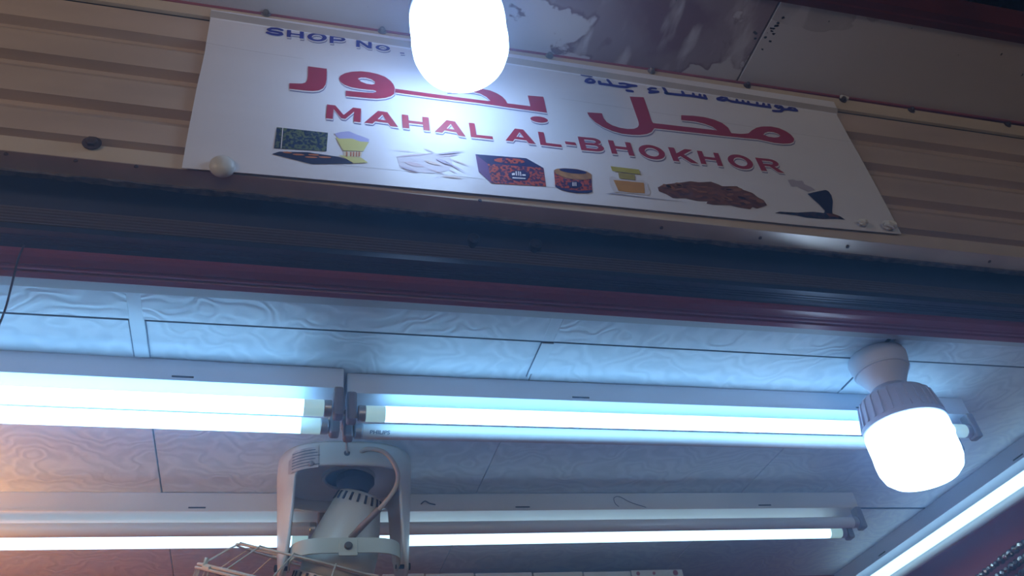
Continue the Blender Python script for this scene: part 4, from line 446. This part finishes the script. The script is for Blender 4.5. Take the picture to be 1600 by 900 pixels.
# ------------------------------------------------------------------ light bulbs
def bulb(top, drop_axis, parts, label, R, hs=1):
    """top: fixing point on the board above; parts along the axis (distances from top)"""
    a = Vector(drop_axis).normalized(); t = thing('light_bulb', top, label, 'light bulb')
    h0, h1, h2, h3, h4 = parts
    mk('lamp_holder', *lathe([(.030*hs, 0), (.049*hs, .0015), (.052*hs, .008), (.051*hs, .018), (.047*hs, .034), (.040*hs, h0-.022), (.0335*hs, h0-.010), (.031*hs, h0), (.020, h0+.004)], top, a, 36), HOLDER, t, True)
    mk('holder_rim', *lathe([(.0478*hs, .032), (.0490*hs, .033), (.0486*hs, .036), (.0462*hs, .0365)], top, a, 36), HOLDER, t, True)
    mk('screw_cap', *lathe([(.0205, h0), (.0205, h0+.004), (.0190, h0+.006), (.0205, h0+.008), (.0240, h1)], top, a, 24), STEEL, t, True)
    sink = mk('heat_sink', *lathe([(.022, h1), (R*.60, h1+.003), (R*.80, h1+.010), (R*.90, h1+.022), (R*.945, h2-.010), (R*.97, h2)], top, a, 64), SINK, t, True)
    A, u, w = frame(a)
    for k in range(26):
        th = 2*math.pi*k/26; d = u*math.cos(th)+w*math.sin(th); s = A.cross(d); o = Vector(top); pts = []
        V = []
        for rr_, hh in ((R*.72, h1+.008), (R*.88, h1+.018), (R*.965, h2-.012), (R*.985, h2-.003)):
            for sg in (-1, 1):
                for ex in (-.004, .0022): V.append(tuple(o+A*hh+d*(rr_+ex)+s*sg*.0019))
        F = []
        for i in range(3):
            b = i*4; F += [(b, b+1, b+5, b+4), (b+1, b+3, b+7, b+5), (b+3, b+2, b+6, b+7), (b+2, b, b+4, b+6)]
        F += [(0, 1, 3, 2), (12, 13, 15, 14)]
        mk('fin', V, F, SINK, sink)
    mk('sink_collar', *lathe([(R*.94, h2-.004), (R*1.0, h2-.003), (R*1.005, h2+.006), (R*.96, h2+.008)], top, a, 48), SINK, t, True)
    L = h3-h2
    mk('diffuser', *lathe([(R*.95, h2+.004), (R*1.0, h2+.012), (R*1.0, h2+L*.25), (R*.985, h2+L*.42), (R*.99, h2+L*.58), (R*.97, h2+L*.72), (R*.90, h2+L*.85), (R*.76, h2+L*.94), (R*.5, h2+L*.985), (R*.2, h2+L), (0, h2+L)], top, a, 48), DIFF, t, True, sharp=80)
    return t
bulb((.2165, .700, 1.2472), (0, 0, -1), (.058, .070, .135, .258, 0), 'glowing white LED bulb hanging from the canopy in front of the banner', .0705, .66)
bulb((1.046, 1.070, .7975), (-.022, .015, -1), (.070, .079, .142, .247, 0), 'glowing white LED bulb in a flared ceiling holder inside the shop', .0705)

# ------------------------------------------------------------------ fluorescent fittings
def fitting(kind, c0, c1, s, label, lit, sep=.056, enamel=None):
    """batten along x (kind 'x') at y = s, or along y (kind 'y') at x = s; lit = (front lit, rear lit)"""
    g = 'fluorescent fittings on the ceiling'
    def W_(a, b, z): return (a, b, z) if kind == 'x' else (b, a, z)
    def B_(a0, a1, b0, b1, z0, z1, r=.0012):
        return bevel_box(a0, a1, b0, b1, z0, z1, r) if kind == 'x' else bevel_box(b0, b1, a0, a1, z0, z1, r)
    mid = (c0+c1)/2; t = thing('fluorescent_fitting', W_(mid, s+.045, .80), label, 'light fitting', g)
    enamel = enamel or WHITE
    body = mk('batten_body', *B_(c0, c1, s, s+.088, .762, .7995), enamel, t)
    mk('body_lip', *B_(c0+.002, c1-.002, s-.003, s+.091, .7590, .7625, .0008), enamel, t)
    for c in (c0+.33*(c1-c0), c0+.8*(c1-c0)):
        mk('body_slot', *B_(c-.016, c+.016, s-.0006, s+.002, .7665, .7695, .0003), BLACK, body)
    for q, on in zip((s+.004, s+.004+sep), lit):
        for e in (c0, c1):
            sg = 1 if e == c0 else -1
            mk('tube_socket', *B_(min(e, e+sg*.016), max(e, e+sg*.016), q-.012, q+.012, .708, .7605, .004), SOCKET, t)
        a0, a1 = c0+.018, c1-.018
        ax = (1, 0, 0) if kind == 'x' else (0, 1, 0)
        def cyl(p0, p1, r, m, name, par, n=24):
            return mk(name, *lathe([(r*.9, 0), (r, .0015), (r, p1-p0-.0015), (r*.9, p1-p0)], W_(p0, q, .725), ax, n), m, par, True)
        tb = cyl(a0+.012, a1-.012, .0130, (LIT, LITR)[on-1] if on else UNLIT, 'tube', t)
        cyl(a0, a0+.013, .0133, ALU, 'end_cap', tb); cyl(a1-.013, a1, .0133, ALU, 'end_cap', tb)
        if on:
            cyl(a0+.012, a0+.045, .0132, LITEND, 'tube_end', tb); cyl(a1-.045, a1-.012, .0132, LITEND, 'tube_end', tb)
    for e, sg in ((c0, 1), (c1, -1)):
        p = W_(e+sg*.010, s+.004+sep+.010, .742)
        mk('starter', *lathe([(.010, 0), (.0105, .002), (.0105, .020), (.008, .022), (0, .022)], p, (0, 0, -1), 16), CREAM, t, True)
    return t
WARMWHITE = mat('warm_white_enamel', (.70, .66, .62), .4, 0, .06, 6)  # warmer white for the two rear fittings
ff1 = fitting('x', -1.128, .099, 1.183, 'front fluorescent fitting left of the fan with both tubes lit', (1, 1))
ff1.rotation_euler.z = .022; ff1.location.y -= .012
ff2 = fitting('x', .106, 1.333, 1.197, 'front fluorescent fitting behind the ceiling bulb with one tube lit', (1, 0))
ff3 = fitting('x', -1.122, .106, 1.640, 'rear fluorescent fitting left of the fan with rear tube lit', (0, 2), enamel=WARMWHITE)
ff4 = fitting('x', .114, 1.341, 1.643, 'rear fluorescent fitting right of the fan with rear tube lit', (0, 2), enamel=WARMWHITE)
ff4.rotation_euler.z = -.020; ff4.location.y -= .012
ff5 = fitting('y', .996, 2.152, 1.606, 'fluorescent fitting running along the dark red right wall', (2, 0))
# maker's lettering on the unlit tube
def text_mesh(name, s, size, org, right, up, m, parent):
    cu = bpy.data.curves.new(name, 'FONT'); cu.body = s; cu.size = size; cu.offset = .0002
    tmp = bpy.data.objects.new(name+'_tmp', cu); COL.objects.link(tmp)
    dg = bpy.context.evaluated_depsgraph_get(); me = bpy.data.meshes.new_from_object(tmp.evaluated_get(dg))
    vs = [tuple(Vector(org)+Vector(right)*v.co.x+Vector(up)*v.co.y) for v in me.vertices]; fs = [tuple(p.vertices) for p in me.polygons]
    bpy.data.objects.remove(tmp); bpy.data.curves.remove(cu); bpy.data.meshes.remove(me)
    return mk(name, vs, fs, m, parent)
nrm = Vector((0, -.45, -.89)).normalized()
o_ = Vector((.148, 1.197+.06, .725))+nrm*.0137
text_mesh('maker_lettering', 'PHILIPS', .0105, o_-Vector((0, -.89, .45)).normalized()*-.004, (1, 0, 0), Vector((0, -.89, .45)).normalized(), PRINTGREY, ff2)
# loose wires on the battens
mk('wire_loop', *sweep(curve([(.80, 1.6405, .764), (.765, 1.638, .775), (.742, 1.6375, .788), (.728, 1.637, .785), (.728, 1.6365, .772), (.735, 1.6365, .764)]), .0007, 6), DARKCORD, ff4)
mk('wire_stub', *sweep(curve([(.300, 1.640, .775), (.308, 1.635, .779), (.318, 1.635, .774), (.330, 1.637, .772)]), .0014, 6), DARKCORD, ff4)

# ------------------------------------------------------------------ ceiling orbit fan
FC = Vector((.133, 1.529, .7995))
fan = thing('orbit_fan', FC, 'ivory ceiling fan in a horseshoe bracket with wire guard', 'fan')
def sup(t, a, b, e=.72):
    c, s = math.cos(t), math.sin(t)
    return a*math.copysign(abs(c)**e, c), b*math.copysign(abs(s)**e, s)
V = []; F = []; n = 72; rows_ = 10
for k in range(n):
    t = 2*math.pi*k/n; c = abs(math.cos(t)); q = max(0, min(1, (c-.70)/.30)); h = .046+.172*(1-(1-q)**2.4)
    for j in range(rows_+1):
        f = j/rows_; d = h*f
        tap = 1-.10*d/.2
        a, b = .122*tap, .098*(1-.1*d/.2)
        x, y = sup(t, a, b); ed = 1 if j else .985
        V.append((FC.x+x*ed, FC.y+y*ed, FC.z-d))
for k in range(n):
    for j in range(rows_): F.append((k*(rows_+1)+j, k*(rows_+1)+j+1, ((k+1) % n)*(rows_+1)+j+1, ((k+1) % n)*(rows_+1)+j))
br = mk('bracket', V, F, FANW, fan, True, sharp=60)
md = br.modifiers.new('shell', 'SOLIDIFY'); md.thickness = .006; md.offset = 1
pl = [sup(2*math.pi*k/n, .116, .093) for k in range(n)]
mk('bracket_plate', [(FC.x+x, FC.y+y, FC.z-.026) for x, y in pl]+[(FC.x+x, FC.y+y, FC.z-.022) for x, y in pl],
   [tuple(range(n)), tuple(range(n, 2*n))]+[(i, (i+1) % n, n+(i+1) % n, n+i) for i in range(n)], FANW, fan)
mk('plate_ring', *lathe([(.044, 0), (.045, .005), (.050, .006), (.052, 0)], FC+Vector((.006, -.01, -.026)), (0, 0, -1), 36), FANW, fan, True)
mk('orbit_gearbox', *lathe([(.036, 0), (.036, .014), (.030, .020), (.022, .034), (0, .034)], FC+Vector((.020, -.01, -.026)), (0, 0, -1), 28), mat('dark_gearbox', (.035, .038, .055), .5), fan, True)
AX = Vector((-.26, .33, -.907)).normalized(); M0 = FC+Vector((.028, -.026, -.066))
motor = mk('motor_housing', *lathe([(0, 0), (.030, 0), (.038, .003), (.0425, .010), (.047, .030), (.055, .060), (.061, .085), (.065, .105), (.066, .150), (.064, .165), (.058, .170)], M0, AX, 40), FANM, fan, True, sharp=50)
A_, U_, W_2 = frame(AX)
for k in range(20):
    th = 2*math.pi*k/20; d = U_*math.cos(th)+W_2*math.sin(th); s = A_.cross(d); V = []
    for hh, rr_ in ((.0065, .0405), (.022, .0452)):
        for sg in (-1, 1):
            for ex in (-.004, .0022): V.append(tuple(M0+A_*hh+d*(rr_+ex)+s*sg*.0021))
    mk('vent_slot', V, [(0, 1, 3, 2), (4, 6, 7, 5), (0, 4, 5, 1), (2, 3, 7, 6), (0, 2, 6, 4), (1, 5, 7, 3)], BLACK, motor)
# strap that carries the motor between the bracket tips
def band(z0, z1, pts, th=.003):
    V = []; F = []; m = len(pts)
    for i, p in enumerate(pts):
        d = (Vector(pts[min(i+1, m-1)])-Vector(pts[max(i-1, 0)])).normalized(); nn = Vector((-d.y, d.x))*th/2
        for sg in (-1, 1):
            for z in (z0, z1): V.append((p[0]+nn.x*sg, p[1]+nn.y*sg, z))
    for i in range(m-1):
        b, e = i*4, i*4+4; F += [(b, b+1, e+1, e), (b+2, e+2, e+3, b+3), (b, e, e+2, b+2), (b+1, b+3, e+3, e+1)]
    return V, F+[(0, 2, 3, 1), (m*4-4, m*4-3, m*4-1, m*4-2)]
sz = FC.z-.207
arcp = [(FC.x+.097*math.copysign(abs(math.cos(t))**.45, math.cos(t)), FC.y-.086*abs(math.sin(t))**.5) for t in [math.pi*k/28 for k in range(29)]]
strap = mk('motor_strap', *band(sz, sz+.027, arcp), FANSTRAP, fan, True)
mk('strap_tab', *bevel_box(FC.x-.016, FC.x+.016, FC.y-.0895, FC.y-.0855, sz-.006, sz+.024, .001), FANSTRAP, strap)
mk('strap_screw', *lathe([(0, 0), (.0055, .0002), (.0072, -.002), (.0072, -.006)], (FC.x, FC.y-.094, sz+.011), (0, -1, 0), 20), mat('brown_screw', (.10, .08, .06), .5, .4), strap, True)
for sx in (-1, 1):
    mk('pivot_bolt', *lathe([(.004, -.010), (.004, .012), (.0065, .012), (.0065, .017), (0, .018)], (FC.x+sx*.104, FC.y, sz+.008), (sx, 0, 0), 14), BLACK, fan, True)
# guard
GC = M0+AX*.192
def ringpts(R, h, n=56): return [tuple(GC+A_*h+U_*R*math.cos(2*math.pi*k/n)+W_2*R*math.sin(2*math.pi*k/n)) for k in range(n)]
guard = mk('guard_rim', *sweep(ringpts(.236, 0), .0030, 8, True), FANWIRE, fan, True)
mk('guard_ring', *sweep(ringpts(.238, .006), .0026, 8, True), FANWIRE, guard, True)
mk('guard_ring', *sweep(ringpts(.186, -.047), .0020, 8, True), FANWIRE, guard, True)
mk('guard_ring', *sweep(ringpts(.072, -.050), .0024, 8, True), FANWIRE, guard, True)
for k in range(32):
    th = 2*math.pi*k/32; d = U_*math.cos(th)+W_2*math.sin(th)
    if k % 2 == 0: mk('guard_wire', *sweep(curve([tuple(GC+d*.070+A_*-.050), tuple(GC+d*.176+A_*-.050), tuple(GC+d*.190+A_*-.045), tuple(GC+d*.236)], 5), .0013, 6), FANWIRE, guard, True)
    mk('guard_wire', *sweep(curve([tuple(GC+d*.237+A_*.004), tuple(GC+d*.232+A_*.045), tuple(GC+d*.190+A_*.068), tuple(GC+d*.045+A_*.076)], 5), .0013, 6), FANWIRE, guard, True)
mk('guard_badge', *lathe([(0, .072), (.045, .074), (.046, .079), (.040, .083), (0, .085)], GC, AX, 32), FANM, guard, True)
for th in (.9, 2.6, 4.2, 5.6):
    dd = U_*math.cos(th)+W_2*math.sin(th); s = A_.cross(dd); p = GC+dd*.237
    mk('guard_clip', *sweep([tuple(p-s*.016+A_*.003), tuple(p+s*.012+A_*.003), tuple(p+s*.014-A_*.012)], .0042, 6), FANSTRAP, guard)
vr = mk('vent_collar', *lathe([(.064, .158), (.074, .160), (.075, .176), (.066, .178)], M0, AX, 44), FANM, fan, True)
for k in range(28):
    th = 2*math.pi*k/28; dd = U_*math.cos(th)+W_2*math.sin(th); s = A_.cross(dd); V = []
    for hh in (.162, .174):
        for sg in (-1, 1):
            for ex in (-.003, .0012): V.append(tuple(M0+A_*hh+dd*(.0745+ex)+s*sg*.0022))
    mk('collar_slot', V, [(0, 1, 3, 2), (4, 6, 7, 5), (0, 4, 5, 1), (2, 3, 7, 6), (0, 2, 6, 4), (1, 5, 7, 3)], BLACK, vr)
hub = mk('blade_hub', *lathe([(.030, .182), (.034, .190), (.034, .225), (.020, .245), (0, .248)], M0, AX, 28), FANM, fan, True)
for k in range(3):
    th0 = 2*math.pi*k/3; V = []; F = []
    for i in range(9):
        r = .03+.17*i/8; wdt = .75*math.sin(math.pi*(.18+.72*i/8))
        for j in range(7):
            th = th0+wdt*(j/6-.4); V.append(tuple(GC+(U_*math.cos(th)+W_2*math.sin(th))*r+A_*(.022*(j/6-.5)+.004)))
    for i in range(8):
        for j in range(6): F.append((i*7+j, i*7+j+1, (i+1)*7+j+1, (i+1)*7+j))
    bl = mk('blade', V, F, FANM, hub, True); q = bl.modifiers.new('thickness', 'SOLIDIFY'); q.thickness = .002
# cord from the bracket to the motor, its grommets, the feed cable and the rating sticker
yf = FC.y-.104
cp = [(FC.x+.020, yf+.004, FC.z-.019), (FC.x+.034, yf-.010, FC.z-.020), (FC.x+.064, yf-.016, FC.z-.032), (FC.x+.084, yf-.016, FC.z-.068), (FC.x+.080, yf-.012, FC.z-.100), (FC.x+.052, yf+.000, FC.z-.135), (FC.x+.024, yf+.022, FC.z-.157), (FC.x+.008, yf+.050, FC.z-.166)]
mk('motor_cord', *sweep(curve(cp), .0042, 10), CORD, fan, True)
mk('cord_sleeve', *sweep(curve(cp[5:]), .0058, 12), mat('brown_cord_sleeve', (.22, .15, .11), .5), fan, True)
mk('cord_grommet', *lathe([(.0062, 0), (.0080, .001), (.0080, .005), (.0058, .006)], (FC.x+.018, yf+.008, FC.z-.019), (0, -1, 0), 18), mat('dark_grommet', (.08, .07, .06), .6), fan, True)
mk('feed_grommet', *lathe([(.0058, 0), (.0075, .001), (.0075, .006), (.0052, .007)], (FC.x-.005, yf+.008, FC.z-.023), (0, -1, 0), 18), mat('dark_grommet', (.08, .07, .06), .6), fan, True)
fp = [(FC.x-.005, yf-.001, FC.z-.024), (FC.x-.010, yf-.03, FC.z-.012), (FC.x-.022, yf-.085, FC.z-.020), (.106, 1.275, .745), (.1045, 1.235, .742)]
tag(mk('feed_cable', *sweep(curve(fp), .0024, 8), GREYCORD, None, True, fp[-1]), 'thin grey cable running from the front fluorescent fittings to the fan bracket', 'cable')
def skirt(x, z):      # y of the bracket skirt front at a given x
    u = min(.999, abs(x)/.122); c = u**(1/.72); s = math.sqrt(max(0, 1-c*c)); return FC.y-.098*s**.72-.0068
V = []; F = []; nx = 8
for i in range(nx+1):
    x = -.108+.052*i/nx
    for z in (-.010, -.052): V.append((FC.x+x, skirt(x, z)-.0004, FC.z+z))
for i in range(nx): F.append((i*2, i*2+1, i*2+3, i*2+2))
st = mk('rating_sticker', V, F, mat('silver_sticker', (.50, .46, .42), .4, .2, .3, 60), fan)
for j in range(6):
    V = []; F = []; xa, xb = -.102, -.062+.004*(j % 3)-.01*(j == 4)
    for i in range(7):
        x = xa+(xb-xa)*i/6; y = skirt(x, 0)-.0008
        V += [(FC.x+x, y, FC.z-.015-.006*j), (FC.x+x, y, FC.z-.0165-.006*j)]
    for i in range(6): F.append((i*2, i*2+1, i*2+3, i*2+2))
    mk('sticker_line', V, F, BLACK, st)
mk('bracket_screw', *lathe([(0, -.007), (.004, -.006), (.0055, -.001), (.0058, .002)], (FC.x-.068, skirt(-.068, 0)+.001, FC.z-.044), (0, 1, 0), 14), STEEL, fan, True)

# ------------------------------------------------------------------ hanging wire at the left of the opening
hp = [(-.332, .932, .800), (-.334, .934, .775), (-.333, .938, .735), (-.334, .945, .700), (-.340, .952, .660), (-.352, .96, .62), (-.372, .97, .56)]
tag(mk('hanging_wire', *sweep(curve(hp), .0013, 6), DARKCORD, None, True, hp[0]), 'thin dark wire hanging from the lintel at the left edge', 'wire')

# ------------------------------------------------------------------ goods at the back and right
shelf = tag(mk('shelf_board', *bevel_box(-.2, 1.35, 1.93, 2.158, .600, .618, .002), mat('dark_shelf_wood', (.07, .03, .025), .5), None, False, (.5, 2.0, .60)), 'dark shelf board high on the back wall under the boxes', 'shelf')
xs = [.262, .365, .487, .634, .766, .895, 1.041]; CARD = mat('white_carton', (.62, .62, .60), .5, 0, .08, 12); CARDLID = mat('carton_edge', (.50, .50, .48), .5)
lab = ['first white carton from the fan', 'second white carton from the fan', 'third white carton from the fan', 'fourth white carton from the fan', 'fifth white carton from the fan', 'rightmost white carton with red dots']
for i in range(6):
    x0, x1 = xs[i]+.003, xs[i+1]-.003; zt_ = .7635-.001*i+(.003 if i == 5 else 0)
    c = thing('carton', ((x0+x1)/2, 2.0, .618), lab[i]+' on the back shelf', 'carton', 'white cartons on the back shelf')
    mk('carton_body', *bevel_box(x0, x1, 1.99, 2.052, .618, zt_-.0035, .0012), CARD, c)
    mk('carton_lid', *bevel_box(x0-.0012, x1+.0012, 1.9885, 2.053, zt_-.018, zt_, .001), CARD, c)
    if i == 5:
        for dx, r_ in ((.016, .005), (.060, .004), (x1-x0-.020, .007)):
            mk('red_dot', *lathe([(0, 0), (r_, .0002), (r_, .0008), (0, .001)], (x0+dx, 1.9880, zt_-.009), (0, -1, 0), 14), mat('carton_red_ink', (.30, .02, .03), .5), c)
# strings of silvery beads hung on the right wall
BEAD = mat('dark_silver_bead', (.28, .27, .28), .16, .9, .5, 90); BEAD2 = mat('bright_silver_bead', (.55, .52, .48), .12, .9, .3, 90)
def strand(pts, seed, label):
    r = random.Random(seed); P = curve(pts, 10); o = thing('bead_strand', P[0], label, 'bead strand', 'silver bead strands on the right wall')
    mk('bead_thread', *sweep(P, .0012, 6), BLACK, o)
    L = [0]
    for a, b in zip(P, P[1:]): L.append(L[-1]+(b-a).length)
    s = 0; k = 0
    while s < L[-1]:
        i = max(j for j in range(len(L)) if L[j] <= s); i = min(i, len(P)-2); f = (s-L[i])/max(1e-6, L[i+1]-L[i]); p = P[i].lerp(P[i+1], f)
        q = r.uniform(.0075, .0108); n_ = 9
        mk('bead', *lathe([(0, -q), (q*.7, -q*.7), (q, -q*.1), (q*.8, q*.6), (0, q)], p, (r.uniform(-1, 1), r.uniform(-1, 1), r.uniform(-1, 1)), n_), BEAD if k % 3 else BEAD2, o, k % 2 == 0)
        s += q*1.75; k += 1
for k, lb in enumerate(('upper', 'middle', 'lowest')):
    dz = -.027*k
    strand([(1.735, 1.470, .664+dz), (1.735, 1.56, .659+dz), (1.734, 1.62, .654+dz), (1.733, 1.70, .647+dz), (1.732, 1.80, .638+dz), (1.732, 1.88, .630+dz)], k+1, lb+' strand of silver beads on the right wall')
